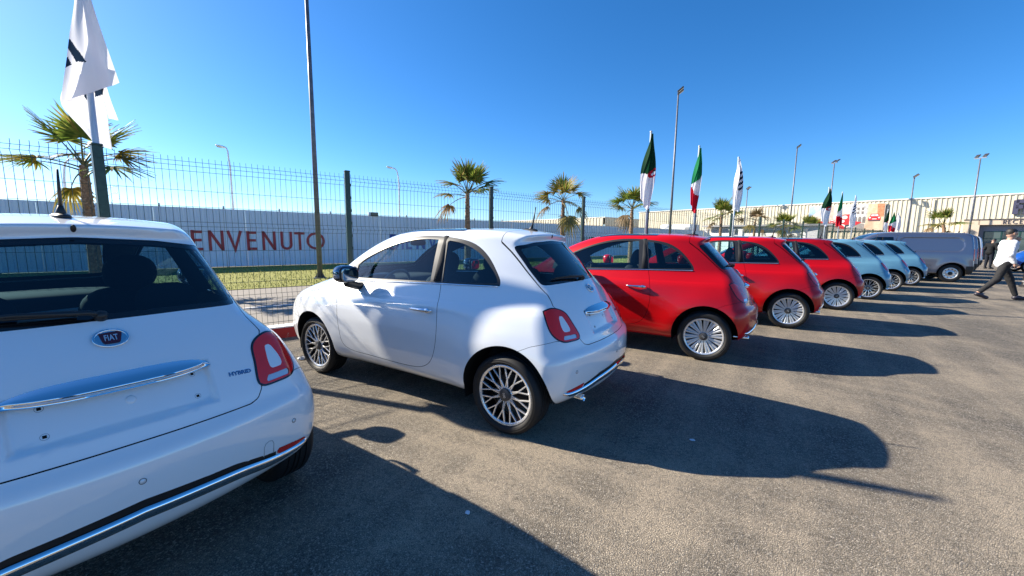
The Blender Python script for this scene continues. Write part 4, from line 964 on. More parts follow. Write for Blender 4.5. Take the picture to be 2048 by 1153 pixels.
# near white flag, wrapped once round its pole so the print shows in slices
def near_flag():
    s0 = -2.56; t = tag(empty('flag_pole', fp(s0, .0, 0), 0, 'large near white flag with dark slanted bars on a grey pole', 'flag', 'flags on the fence posts')); base = fp(s0, 0, 0)
    m = MB(); m.tube([(0, 0, .2), (0, 0, 4.25)], .028, 12); m.sellip((0, 0, 4.26), (.036, .036, .03), 1, 1, 12, 8); m.build('pole', FLAGPOLE, t)
    m = MB(); m.box((0, 0, 1.24), (.085, .085, 2.18), None, .008); m.box((0, 0, 2.335), (.092, .092, .02), None, .005); m.build('socket_post', FGREEN, t, smooth=False)
    across = Vector((.20, .98, 0)).normalized(); back = Vector((-.98, .20, 0))
    def P(a, z, o): return across*a+back*o+Vector((0, 0, z))
    def lerp(a, b, t): return a+(b-a)*t
    def patch(name, lf, rg, nv, nu, wave, print_=None):
        """lf, rg: lists of (a, z, o) down the left and right edges"""
        lf = cspline(lf, nv+1); rg = cspline(rg, nv+1); V = []; F = []; M = []
        for j in range(nv+1):
            for i in range(nu+1):
                u = i/nu; q = lf[j]*(1-u)+rg[j]*u; V.append(P(q[0], q[1], q[2]+wave(u, j/nv)))
        for j in range(nv):
            for i in range(nu):
                a = j*(nu+1)+i; F.append((a, a+1, a+nu+2, a+nu+1)); M.append(1 if print_ and print_((i+.5)/nu, (j+.5)/nv) else 0)
        me = mesh_of(name, V, F, [CW, CB]); me.polygons.foreach_set('material_index', M); o = link(bpy.data.objects.new(name, me), t)
        return o
    def inpoly(x, y, pl):
        c = False
        for i in range(len(pl)):
            (x0, y0), (x1, y1) = pl[i-1], pl[i]
            if (y0 > y) != (y1 > y) and x < x0+(y-y0)/(y1-y0)*(x1-x0): c = not c
        return c
    def azprint(lf, rg, polys):
        lf = cspline(lf, 200); rg = cspline(rg, 200)
        def f(u, v):
            j = min(199, int(v*199)); q = lf[j]*(1-u)+rg[j]*u; return any(inpoly(q[0], q[1], pl) for pl in polys)
        return f
    # front fall: hangs from the pole top, sweeps left of the pole and out to a point at the right
    bars = [[(-.16, 3.345), (-.098, 3.33), (.0, 3.13), (-.074, 3.115)], [(-.2, 3.17), (-.125, 3.145), (-.105, 3.075), (-.165, 3.03), (-.22, 3.03)]]
    lf, rg = [(-.02, 4.20, -.05), (-.035, 3.72, -.07), (-.09, 3.415, -.08), (-.139, 3.118, -.085), (-.184, 2.869, -.08), (-.214, 2.69, -.05)], [(.03, 4.20, -.05), (.085, 3.763, -.09), (.125, 3.53, -.10), (.170, 3.30, -.10), (.203, 3.14, -.09), (.230, 3.01, -.07)]
    patch('flag_cloth', lf, rg, 130, 90, lambda u, v: .030*math.sin(5*u+4*v)*min(1, 3*v)+.012*math.sin(13*u-5*v+1)+.05*(u-.5)**2, azprint(lf, rg, bars))
    # unseen layer of the same cloth, added behind the pole to soften its shadow
    patch('flag_cloth', [(-.02, 4.20, .04), (-.03, 3.72, .06), (-.085, 3.415, .07), (-.135, 3.118, .06), (-.18, 2.87, .04), (-.214, 2.69, -.05)], [(.03, 4.20, .05), (.06, 3.763, .07), (.08, 3.53, .08), (.09, 3.30, .07), (.10, 3.10, .06), (.11, 2.95, .05)], 60, 30, lambda u, v: .02*math.sin(6*u+3*v))
    # second fall down to the post; hidden top raised to block a sun streak
    bars = [[(-.075, 2.90), (.012, 2.90), (-.004, 2.79), (-.03, 2.78)], [(.036, 2.92), (.105, 2.99), (.105, 2.888), (.034, 2.838)]]
    lf, rg = [(-.13, 3.10, .03), (-.19, 2.86, .02), (-.215, 2.71, .02), (-.164, 2.597, .03), (-.086, 2.484, .035), (-.006, 2.34, .04)], [(.15, 3.2, .05), (.115, 2.98, .05), (.096, 2.88, .05), (.107, 2.744, .05), (.113, 2.539, .05), (.122, 2.315, .05)]
    patch('flag_cloth', lf, rg, 90, 70, lambda u, v: .022*math.sin(6*u+2*v+1)+.008*math.sin(15*u), azprint(lf, rg, bars))
    patch('flag_cloth', [(.08, 2.94, .07), (.105, 2.80, .08), (.118, 2.64, .09)], [(.13, 2.98, .09), (.165, 2.79, .11), (.198, 2.645, .11)], 24, 16, lambda u, v: .014*math.sin(6*u+3*v))
near_flag()
# ---------------------------------------------------------------- ribbed warehouse with reception, billboard, and lower buildings
def corr(name, w, h, pitch, depth, m, parent):
    """vertical ribbed sheet in the local x-z plane facing -y"""
    n = int(w/pitch); V = []; F = []; pr = []
    for k in range(n):
        x = k*pitch; pr += [(x, 0), (x+pitch*.5, 0), (x+pitch*.62, -depth), (x+pitch*.88, -depth)]
    pr.append((n*pitch, 0))
    for x, y in pr: V += [(x, y, 0), (x, y, h)]
    for i in range(len(pr)-1): F.append((2*i, 2*i+2, 2*i+3, 2*i+1))
    return mk(name, V, F, m, parent, smooth=False)
FN_ANG = math.atan2(FN.y, FN.x)
CREAM = mat('cream ribbed cladding', (.60, .55, .42), .55, build=lambda nt, p: L(nt, ramp(nt, noise(nt, .35, 5, .6, objcoord(nt)).outputs[0], [(.3, (.55, .50, .38)), (.7, (.63, .58, .45))]).outputs[0], p.inputs['Base Color']))
WHITEW = mat('white render', (.74, .74, .73), .7); GREYW = mat('grey cladding', (.20, .215, .27), .5); BEIGE = mat('beige cladding', (.52, .43, .33), .55); DKBAND = mat('dark brown band', (.10, .085, .08), .5)
wh = tag(empty('warehouse', fp(54, -31.1, 0), FN_ANG), 'long cream ribbed warehouse with a reception entrance at right', 'building')
corr('ribbed_wall', 75, 5.7, .34, .045, CREAM, wh)
m = MB(); m.box((37.4, .05, 5.74), (75, .3, .1)); m.build('roof_trim', WHITEW, wh, smooth=False)
m = MB(); m.add([(0, .2, 0), (0, 40, 0), (0, 40, 5.7), (0, .2, 5.7), (75, .2, 5.7), (75, 40, 5.7), (75, .2, 0), (75, 40, 0)], [(0, 1, 2, 3), (3, 4, 5, 2)][::1]+[(6, 4, 5, 7)]); m.build('side_wall', CREAM, wh, smooth=False)
m = MB()
for x in (32.4,): m.tube([(x, -.12, 2.6), (x, -.12, 5.6)], .05, 8)
m.build('downpipe', WHITEW, wh)
rec = empty('reception_block', (31.1, -.9, 0)); rec.parent = wh       # local x = d
m = MB(); m.box((3.95, .45, 1.79), (.98, .9, 3.58)); 
pil = m.build('corner_pillar', BEIGE, rec, smooth=False)
for k in range(4):
    m = MB(); m.box((3.95, -.004, .9*k+.45-.0), (.97, .006, .885)); m.build('cladding_tile', BEIGE, pil, smooth=False)
m = MB(); m.box((17.4, .45, 3.29), (25.9, .9, .43)); fas = m.build('fascia', BEIGE, rec, smooth=False)
for k in range(8):
    m = MB(); m.box((5.0+1.35*k, -.004, 3.29), (1.33, .006, .42)); m.build('cladding_tile', BEIGE, fas, smooth=False)
m = MB(); m.box((16.9, .45, 3.55), (26.9, 1.0, .09)); m.build('cornice', DKBAND, rec, smooth=False)
m = MB(); m.box((17.4, .72, 1.54), (25.9, .3, 3.06)); m.build('recessed_wall', GREYW, rec, smooth=False)
GREENF = mat('dark green window frame', (.012, .05, .045), .4); PANE = mat('office glass', (.05, .075, .08), .06, spec=.8)
for k in range(6):
    x = 4.75+k*1.0; w = empty('window', (x, .56, 0)); w.parent = rec
    for z0, z1 in ((.12, 1.84), (1.90, 2.46)):
        m = MB(); m.box((.5, 0, (z0+z1)/2), (.9, .01, z1-z0)); m.build('pane', PANE, w, smooth=False)
    m = MB(); m.box((0, 0, 1.28), (.08, .06, 2.44)); m.box((.5, 0, 2.49), (1.08, .06, .06)); m.box((.5, 0, 1.87), (1.0, .06, .06)); m.box((.5, 0, .09), (1.0, .06, .08)); m.build('window_bars', GREENF, w, smooth=False)
xs = []; x = 5.72
for ch in 'RECEPTION': xs.append(x); x += GLYPH[ch][0]*.36+.085
word('RECEPTION', xs, 3.135, .35, .15, mat('dark sign letters', (.05, .045, .06), .5), rec, y=-.008, depth=.03)
word('FIAT', [37.28, 37.86, 38.22, 39.0], 3.98, 1.2, .26, mat('dark blue steel letters', (.055, .055, .10), .45), wh, y=-.12, depth=.14)
# advertising billboard: flat photograph-like print built of flat colour areas
bb = tag(empty('billboard', fp(53.78, -8.55, 2.67), FN_ANG), 'wide advertising billboard with red cars in an old town on the ribbed wall', 'billboard')
def flat(name, poly, m, y, parent, th=.004): 
    mb = MB(); mb.prism(poly, th, Matrix(((1, 0, 0, 0), (0, 0, 1, y-th), (0, 1, 0, 0), (0, 0, 0, 1)))); return mb.build(name, m, parent, smooth=False)
def m_print(name, a, b, sc): return mat(name, a, .5, build=lambda nt, p: L(nt, ramp(nt, noise(nt, sc, 4, .6, objcoord(nt)).outputs[0], [(.38, a), (.62, b)]).outputs[0], p.inputs['Base Color']))
m = MB(); m.box((3.25, .05, 1.39), (6.5, .1, 2.78)); m.build('board', m_print('print pale stone', (.55, .46, .38), (.66, .60, .54), 1.2), bb, smooth=False)
flat('print_sky', [(.05, 1.5), (1.0, 2.2), (1.5, 2.73), (.05, 2.73)], m_print('print sky', (.25, .40, .60), (.5, .56, .62), .8), -.002, bb)
flat('print_tower', [(1.6, 1.0), (2.3, 1.0), (2.25, 2.73), (1.5, 2.73)], m_print('print warm stone', (.45, .33, .27), (.58, .46, .38), 2), -.002, bb)
flat('print_street', [(.05, .05), (5.0, .05), (5.0, .7), (2.2, .95), (.05, .8)], m_print('print street', (.22, .20, .19), (.34, .30, .26), 1), -.003, bb)
flat('print_palace', [(3.7, .75), (5.05, .9), (5.15, 2.73), (3.5, 2.73)], m_print('print facade', (.36, .36, .36), (.66, .64, .60), 4), -.003, bb)
for k in range(3):
    flat('print_arch', [(4.12+.34*k, .8), (4.36+.34*k, .8), (4.36+.34*k, 1.32)]+[(4.24+.34*k+.12*math.cos(R(a)), 1.32+.12*math.sin(R(a))) for a in range(0, 181, 30)], m_print('print arch shade', (.13, .11, .10), (.22, .19, .17), 3), -.008, bb)
for k in range(3):
    for j in range(2): flat('print_window', [(3.95+.36*k, 1.72+.42*j), (4.12+.36*k, 1.74+.42*j), (4.12+.36*k, 2.0+.42*j), (3.95+.36*k, 1.98+.42*j)], MATS['print arch shade'], -.008, bb)
flat('print_lane', [(5.0, .05), (6.45, .05), (6.45, 1.2), (5.1, 1.2)], m_print('print lane', (.50, .33, .22), (.62, .47, .33), 1.4), -.004, bb)
flat('print_house', [(5.15, 1.2), (6.45, 1.2), (6.45, 2.73), (5.2, 2.73)], m_print('print houses', (.52, .40, .24), (.60, .50, .36), 2.4), -.004, bb)
flat('print_house', [(5.95, 1.4), (6.45, 1.4), (6.45, 2.73), (5.88, 2.73)], m_print('print brick', (.40, .15, .07), (.52, .26, .13), 3), -.006, bb)
PR = mat('print red', (.55, .02, .025), .5); PDK = mat('print dark', (.05, .05, .06), .5); PWH = mat('print white', (.74, .72, .70), .5)
def print_car(x, z, k):
    c = flat('print_car', [(x-.55*k, z+.12*k), (x-.55*k, z+.42*k), (x-.42*k, z+.55*k), (x-.33*k, z+.85*k), (x+.33*k, z+.85*k), (x+.42*k, z+.55*k), (x+.55*k, z+.42*k), (x+.55*k, z+.12*k)], PR, -.010, bb)
    flat('print_glass', [(x-.34*k, z+.58*k), (x-.27*k, z+.80*k), (x+.27*k, z+.80*k), (x+.34*k, z+.58*k)], m_print('print windscreen', (.35, .42, .42), (.6, .62, .6), 3), -.015, c)
    flat('print_bumper', [(x-.5*k, z), (x+.5*k, z), (x+.52*k, z+.13*k), (x-.52*k, z+.13*k)], PDK, -.0145, c)
    for s_ in (-1, 1): flat('print_headlight', [(x+s_*.4*k+.085*k*math.cos(R(a)), z+.4*k+.085*k*math.sin(R(a))) for a in range(0, 360, 30)], PWH, -.0155, c)
    flat('print_plate', [(x-.2*k, z+.22*k), (x+.2*k, z+.22*k), (x+.2*k, z+.30*k), (x-.2*k, z+.30*k)], PWH, -.016, c)
print_car(5.75, .95, .9); print_car(2.25, .75, .5)
c = flat('print_car', [(2.75, .25), (3.3, .15), (4.3, .55), (4.75, .85), (4.0, 1.05), (3.85, 1.75), (3.2, 1.72), (2.85, 1.3)], PR, -.018, bb)
for x, z, r_ in ((3.32, 1.42, .24), (3.15, 1.0, .20)):
    flat('print_headlight', [(x+r_*math.cos(R(a)), z+r_*.8*math.sin(R(a))) for a in range(0, 360, 20)], PWH, -.024, c); flat('print_lens', [(x+.02+r_*.55*math.cos(R(a)), z+r_*.45*math.sin(R(a))) for a in range(0, 360, 20)], m_print('print lens', (.3, .3, .32), (.6, .6, .62), 8), -.03, c)
flat('print_grille', [(3.4, .35), (3.9, .45), (3.95, .7), (3.45, .6)], PDK, -.024, c); flat('print_bar', [(2.95, .72), (3.35, .62), (3.5, .38), (4.0, .5), (4.0, .42), (3.45, .28), (3.25, .55), (2.93, .65)], PWH, -.026, c)
flat('print_car', [(.6, .75), (1.55, .75), (1.6, 1.1), (1.2, 1.3), (.7, 1.2)], PR, -.01, bb)
# low canopied gatehouse in front of the warehouse's left part
gh = tag(empty('gatehouse', fp(47.5, -17.0, 0), FN_ANG), 'low grey gatehouse with a flat overhanging roof behind the far palms', 'building')
m = MB(); m.box((5.8, 1.5, 1.5), (10.8, 3, 3.0)); m.build('wall', mat('pale grey render', (.50, .51, .53), .7), gh, smooth=False)
V = []; F = []; n = 20
for i in range(n+1):
    x = -.4+12.6*i/n; y = -.9+.5*((i/n-.35)*2)**2; V += [(x, y, 3.02), (x, y, 3.2), (x, 3.2, 3.2), (x, 3.2, 3.02)]
for i in range(n): 
    a = i*4; F += [(a, a+4, a+5, a+1), (a+1, a+5, a+6, a+2), (a+3, a+7, a+4, a)]
mk('canopy', V, F, mat('canopy grey', (.30, .30, .31), .6), gh, smooth=False)
for x in (3.4, 4.1, 6.6, 7.3, 8.0):
    m = MB(); m.box((x, -.01, 2.45), (.6, .04, .35)); m.build('window', PANE, gh, smooth=False)
gw = tag(empty('gate_wall', fp(44.5, -15.5, 0), FN_ANG), 'white boundary wall with square pillars before the gatehouse', 'wall')
m = MB(); m.box((1.1, 0, 1.12), (2.6, .2, 2.25)); m.box((6.3, 0, 1.12), (5.6, .2, 2.25)); m.build('wall_face', WHITEW, gw, smooth=False)
for x in (-.2, 2.55, 3.5, 9.2):
    m = MB(); m.box((x, 0, 1.3), (.42, .42, 2.6)); m.box((x, 0, 2.62), (.5, .5, .08)); m.build('pillar', WHITEW, gw, smooth=False)
tr = tag(empty('lorry', fp(44, -20.6, 0), FN_ANG), 'white lorry parked beyond the end of the hoarding', 'lorry')
m = MB(); m.box((2.6, 0, 2.05), (2.2, 2.2, 2.4), None, .05); m.build('box_body', WHITEW, tr, smooth=False)
m = MB(); m.box((.55, 0, 1.7), (1.6, 2.1, 2.2), None, .2); cb = m.build('cab', WHITEW, tr, smooth=False)
m = MB(); m.box((.45, -1.06, 2.2), (.9, .02, .6)); m.build('cab_window', PANE, cb, smooth=False)
m = MB(); m.sellip((.3, 0, 2.95), (.7, .9, .35), .6, .6, 16, 8); m.build('roof_fairing', WHITEW, cb)
m = MB(); m.box((3.35, -1.12, 2.5), (.5, .04, .8)); m.build('vent_grille', mat('vent grey', (.25, .26, .27), .5), tr, smooth=False)
for x in (.5, 2.0, 3.2):
    m = MB(); m.lathe([(.0, .3), (.42, .3), (.48, .2), (.48, -.2), (.42, -.3), (0, -.3)], 20, Matrix.Translation((x, -.85, .48)) @ Matrix.Rotation(R(90), 4, 'X')); m.build('wheel', BLACK, tr, auto=40)
lb = tag(empty('far_warehouse', fp(60, -75, 0), FN_ANG), 'small far cream warehouse above the white hoarding', 'building')
corr('ribbed_wall', 32.5, 5.55, .8, .1, CREAM, lb)
o = corr('ribbed_wall', 30, 5.55, .8, .1, CREAM, lb); o.location = (32.4, 0, 0); o.rotation_euler = (0, 0, R(90))
m = MB(); m.box((16.2, 15, 5.6), (32.6, 30.2, .12)); m.build('roof', WHITEW, lb, smooth=False)
# ---------------------------------------------------------------- the row of parked cars
proto = build_car()
W_LAT = make_wheel('lattice'); W_PAIR = make_wheel('paired')
def place_car(x, y, yaw, paint, wheel, label, group, cap=None, steer=0):
    c = copy_tree(proto); c.location = (x, y, 0); c.rotation_euler = (0, 0, math.pi+yaw); tag(c, label, 'car', group)
    P0 = PAINT['white']
    def recol(o):
        if o.type == 'MESH':
            for sl in o.material_slots:
                if sl.material == P0:
                    sl.link = 'OBJECT'; sl.material = (mat('dark chrome', (.30, .31, .33), .06, 1) if (cap and o.name.startswith('door_mirror')) else PAINT[paint])
        for ch in o.children: recol(ch)
    recol(c); rnd = random.Random(label)
    for f, l in ((0, 1), (0, -1), (2.3, 1), (2.3, -1)):
        w = copy_tree(wheel, c); w.location = (f, l*.683, .2895); w.rotation_euler = (0, rnd.random()*6.28, 0 if l > 0 else math.pi); w.rotation_mode = 'ZYX' if False else 'XYZ'
    return c
CARS = [(-.8835, -2.606, -.018, 'white', 'L', 'nearest white hatchback seen from behind, cut off by the left edge', 'white parked hatchbacks'),
        (0, 0, 0, 'white', 'L', 'white hatchback shown side-on beside the nearest one, with dark lattice wheels', 'white parked hatchbacks'),
        (.917, 2.746, .059, 'red', 'P', 'nearest red hatchback, next to the white side-on one', 'red parked hatchbacks'),
        (1.823, 5.445, .080, 'red', 'P', 'middle one of the three red hatchbacks', 'red parked hatchbacks'),
        (2.752, 8.200, .0985, 'red', 'P', 'farthest red hatchback, next to the pale blue ones', 'red parked hatchbacks'),
        (3.651, 10.608, .08, 'blue', 'L', 'nearest pale blue hatchback, beside the last red one', 'pale blue parked hatchbacks'),
        (4.598, 13.344, .08, 'blue', 'L', 'middle one of the three pale blue hatchbacks', 'pale blue parked hatchbacks'),
        (5.542, 15.729, .08, 'blue', 'L', 'farthest pale blue hatchback, beside the grey van', 'pale blue parked hatchbacks'),
        (15.05, 28.3, .02, 'sapphire', 'L', 'bright blue hatchback, only its nose showing at the right edge', 'cars across the aisle')]
for x, y, yaw, pt, wk, lab, grp in CARS: place_car(x, y, yaw, pt, W_LAT if wk == 'L' else W_PAIR, lab, grp, cap=(pt == 'white'))
def drop(o):
    for ch in list(o.children): drop(ch)
    bpy.data.objects.remove(o)
for o in (proto, W_LAT, W_PAIR): drop(o)
# ---------------------------------------------------------------- panel vans at the end of the row
VP_A = [(-.62,.36),(-.655,.50),(-.645,.70),(-.62,1.15),(-.575,1.55),(-.52,1.72),(-.42,1.785),(-.2,1.81),(.6,1.825),(1.6,1.82),(2.1,1.775),(2.45,1.63),(2.75,1.40),(2.98,1.19),(3.08,1.12)]
VP_B = [(3.08,1.12),(3.3,1.06),(3.5,.97),(3.62,.83),(3.68,.62),(3.66,.40),(3.58,.28),(3.3,.25)]
VP_C = [(3.3,.25),(-.5,.30)]; VP_D = [(-.5,.30),(-.62,.36)]
vprof = np.concatenate([cspline(p, n)[:-1] for p, n in ((VP_A, 140), (VP_B, 80), (VP_C, 4), (VP_D, 5))])
vG = Grid2(lambda x, y: sdf_poly(x, y, vprof, False), -1.0, 4.0, 0, 2.1, .025)
VWZ = dense([.1, .3, .5, .8, 1.0, 1.1, 1.4, 1.7, 1.85, 2.1], [.84, .885, .915, .925, .915, .90, .855, .80, .76, .7])
def Gvan(P):
    f, l, z = P[:, 0], P[:, 1], P[:, 2]; a = np.abs(l); l2 = np.minimum(a, 1)**2
    ff = f-.10*l2*sstep(.4, -.3, f)+.20*l2*sstep(2.3, 3.2, f); gp = vG(ff, z+.05*l2*sstep(1.2, 1.6, z))
    w = np.interp(z, *VWZ)-.12*np.maximum(0, f-2.5)**2-.03*np.maximum(0, .1-f)**2-.10*np.maximum(0, f-1.9)**2*sstep(1.0, 1.3, z)
    for fc in (0, 2.785): w = w+.018*np.exp(-((np.hypot(f-fc, z-.33)-.40)/.12)**2)
    rc = np.maximum(np.abs(f-.62)-.88, np.abs(z-1.36)-.22); rr = np.hypot(np.maximum(np.abs(f-.62)-.70, 0), np.maximum(np.abs(z-1.36)-.06, 0))-.17
    w = w-.016*sstep(.03, -.01, rr)
    gs = a-w; r = .07
    p = np.maximum(gp+r, 0); q = np.maximum(gs+r, 0); return np.where((p > 0) & (q > 0), (p**2.4+q**2.4)**(1/2.4)-r, np.maximum(gp, gs))
def van_proto():
    v = empty('panel_van'); P = PAINT['white']
    V, Q = surface_nets(Gvan, (-.85, -1.05, .15), (3.85, 1.05, 1.95), .035); V = project(Gvan, V); F = np.concatenate([Q[:, [0, 1, 2]], Q[:, [0, 2, 3]]]); cur = (V, F)
    def out(name, VF, m, off=0, parent=v):
        V_, F_ = VF
        if not len(F_): return None
        n = gradG(Gvan, V_); n /= np.linalg.norm(n, axis=1, keepdims=True); return mk(name, V_+n*off, F_, m, parent, normals=n)
    def cut(fn):
        nonlocal cur
        a, cur = clip_mesh(cur[0], cur[1], fn(cur[0])); return a
    aa = lambda p: np.abs(p[:, 1])
    for fc in (0, 2.785): cut(lambda p: np.maximum(np.hypot(p[:, 0]-fc, p[:, 2]-.335)-.385, .55-aa(p)))
    side = np.array([(1.62,1.17),(1.66,1.62),(2.15,1.62),(2.40,1.52),(2.62,1.33),(2.72,1.17)])
    win = cut(lambda p: np.maximum(sdf_poly(p[:, 0], p[:, 2], side), .5-aa(p)))
    ws = cut(lambda p: np.maximum.reduce([1.2-p[:, 2], p[:, 2]-1.72, aa(p)-.62, 2.1-p[:, 0]]))
    rw = cut(lambda p: np.maximum.reduce([1.08-p[:, 2], p[:, 2]-1.60, aa(p)-.62, p[:, 0]+.38, .04-aa(p)]))
    lamp = cut(lambda p: np.maximum.reduce([.80-p[:, 2], p[:, 2]-1.22, p[:, 0]+.52, .70-aa(p)]))
    gap = cut(lambda p: np.maximum.reduce([np.minimum(np.abs(aa(p)-.005)-.004, np.abs(p[:, 2]-1.66)-.004), p[:, 0]+.5]))
    dg = cut(lambda p: np.maximum.reduce([np.minimum(np.abs(p[:, 0]-1.50), np.abs(p[:, 0]-2.66-.1*(p[:, 2]-.7)))-.006, .45-p[:, 2], p[:, 2]-1.72, .5-aa(p)]))
    rb = cut(lambda p: np.maximum(p[:, 2]-.60, p[:, 0]+.36)); fb = cut(lambda p: np.maximum(p[:, 2]-.62, 3.2-p[:, 0])); under = cut(lambda p: p[:, 2]-.33)
    out('body_shell', cur, P); out('rear_bumper', rb, BLACK, .012); out('front_bumper', fb, BLACK, .01); out('underbody', under, BLACK)
    out('rear_window', rw, GL_ROOF, -.004); out('windscreen', ws, GL_REAR, -.004); out('panel_gap', (np.concatenate([gap[0], dg[0]]), np.concatenate([gap[1], dg[1]+len(gap[0])])), SEAL, -.008)
    for sg in (1, -1):
        out('door_window', clip_mesh(win[0], win[1], -sg*win[0][:, 1])[0], GL_REAR, -.008); out('tail_lamp', clip_mesh(lamp[0], lamp[1], -sg*lamp[0][:, 1])[0], LENSRED, .008)
        m = MB(); m.box((1.98, sg*.885, 1.39), (.02, .05, .45)); m.build('window_post', BLACK, v, smooth=False)
        m = MB(); m.tube([(1.42, sg*.925, .98), (1.46, sg*.945, .985), (1.62, sg*.945, .985), (1.66, sg*.925, .98)], .016, 8); m.build('door_handle', BLACK, v)
        m = MB(); m.sellip((2.42, sg*1.03, 1.22), (.09, .11, .13), .7, .7, 16, 10); m.build('door_mirror', BLACK, v)
        m = MB(); m.sellip((3.50, sg*.66, .88), (.16, .12, .10), .8, .8, 16, 10, Matrix.Rotation(R(20)*sg, 3, 'Z')); m.build('headlamp', LENSCLEAR, v)
        for fc in (0, 2.785):
            th = np.radians(np.linspace(-14, 194, 28)); V_ = []
            for t in th: V_ += [(fc+.385*math.cos(t), sg*.5, .335+.385*math.sin(t)), (fc+.385*math.cos(t), sg*.905, .335+.385*math.sin(t))]
            n = len(th); F_ = [(2*i, 2*i+1, 2*i+3, 2*i+2) for i in range(n-1)]; V_.append((fc, sg*.5, .335)); F_ += [(len(V_)-1, 2*i, 2*i+2) for i in range(n-1)]; mk('wheel_arch_liner', V_, F_, MATS['arch liner'], v)
    m = MB(); m.box((-.40, 0, 1.835), (.03, .03, .07)); m.build('antenna', BLACK, v, smooth=False)
    m = MB(); m.box((1.3, 0, 1.0), (.12, 1.6, 1.4)); m.build('bulkhead', LINER, v, smooth=False)
    w = empty('wheel'); Mx = Matrix.Rotation(-math.pi/2, 4, 'X')
    lathe_y([(.20, .05), (.215, .09), (.27, .105), (.315, .09), (.328, .06), (.328, -.06), (.31, -.09), (.22, -.09), (.2, -.06)], 40).build('tyre', RUBBER, w, auto=40)
    rm = MB(); rm.lathe([(.205, .055), (.205, .088), (.19, .09), (.175, .06), (.13, .055), (.10, .078), (.07, .08), (.055, .06), (0, .06)], 40, Mx); rm.build('rim', SILVER, w, auto=40)
    h = MB()
    for k in range(10): a = k*.628; h.sellip((.152*math.cos(a), .058, .152*math.sin(a)), (.017, .006, .017), 1, 1, 10, 6)
    h.build('rim_holes', RIMBLACK, w); c = MB(); c.lathe([(.055, .075), (.05, .09), (0, .092)], 24, Mx); c.build('hub_cap', BLACK, w, auto=40)
    for f, l in ((0, 1), (0, -1), (2.785, 1), (2.785, -1)):
        k = copy_tree(w, v); k.location = (f, l*.79, .327); k.rotation_euler = (0, 0, 0 if l > 0 else math.pi)
    drop(w); return v
vp = van_proto()
def place_van(x, y, yaw, paint, label):
    c = copy_tree(vp); c.location = (x, y, 0); c.rotation_euler = (0, 0, math.pi+yaw); tag(c, label, 'van', 'panel vans')
    def recol(o):
        if o.type == 'MESH':
            for sl in o.material_slots:
                if sl.material == PAINT['white']: sl.link = 'OBJECT'; sl.material = PAINT[paint]
        for ch in o.children: recol(ch)
    recol(c); return c
place_van(7.16, 18.42, .09, 'grey', 'grey metallic panel van beside the last pale blue hatchback')
place_van(8.1, 21.2, .09, 'grey', 'second grey van, just showing its rear behind the nearest van')
place_van(9.02, 23.95, .09, 'dark', 'dark van between the second grey van and the white van')
place_van(9.98, 26.8, .09, 'white', 'white van at the far end of the van row')
drop(vp)
# ---------------------------------------------------------------- people: smooth-union figures
def rcone(P, a, b, ra, rb):
    a = np.array(a, float); b = np.array(b, float); d = b-a; t = np.clip(((P-a) @ d)/(d @ d), 0, 1)[:, None]; return np.linalg.norm(P-(a+t*d), axis=1)-(ra+(rb-ra)*t[:, 0])
def ell(P, c, r):
    q = (P-np.array(c, float))/np.array(r, float); k = np.linalg.norm(q, axis=1); return (k-1)*min(r)
def smin(a, b, k): h = np.clip(.5+.5*(b-a)/k, 0, 1); return b*(1-h)+a*h-k*h*(1-h)
def union(P, prims, k=.025):
    g = None
    for p in prims:
        d = rcone(P, *p[1:]) if p[0] == 'c' else ell(P, *p[1:]); g = d if g is None else smin(g, d, k)
    return g
def figure_mesh(name, prims, k, h, m, parent, clipf=None):
    lo = np.min([np.minimum(np.array(p[1]), np.array(p[2]) if p[0] == 'c' else np.array(p[1]))-(max(p[3:]) if p[0] == 'c' else np.array(p[2])) for p in prims], axis=0)-.04
    hi = np.max([np.maximum(np.array(p[1]), np.array(p[2]) if p[0] == 'c' else np.array(p[1]))+(max(p[3:]) if p[0] == 'c' else np.array(p[2])) for p in prims], axis=0)+.04
    G = lambda P: union(P, prims, k)
    if clipf: G0 = G; G = lambda P: np.maximum(G0(P), clipf(P))
    V, Q = surface_nets(G, lo, hi, h); V = project(G, V, 2, .01); n = gradG(G, V, .004); n /= np.linalg.norm(n, axis=1, keepdims=True)+1e-9
    return mk(name, V, Q, m, parent, normals=n)
def hand(prims, w, d, up, s, curl=.5):
    """palm from wrist w along d, fingers fan in the plane of d and s, curling towards up"""
    w, d, up, s = [np.array(v, float) for v in (w, d, up, s)]; d /= np.linalg.norm(d); s = s-d*(s @ d); s /= np.linalg.norm(s); up = np.cross(d, s)
    prims.append(('c', w, w+d*.05, .022, .024)); prims.append(('c', w+d*.055-s*.02, w+d*.055+s*.02, .017, .017)); tips = []
    for i, L_ in enumerate((.060, .070, .066, .052)):
        b = w+d*.07+s*(-.030+.02*i); m1 = b+d*L_*.5+up*curl*.012; t = m1+d*L_*.42*(1-curl*.5)+up*curl*.03; prims.append(('c', b, m1, .0098, .009)); prims.append(('c', m1, t, .009, .0078))
    b = w+d*.02-s*.025; m1 = b+d*.03-s*.025+up*.01; prims.append(('c', b, m1, .012, .010)); prims.append(('c', m1, m1+d*.03-s*.006+up*.008, .010, .0085))
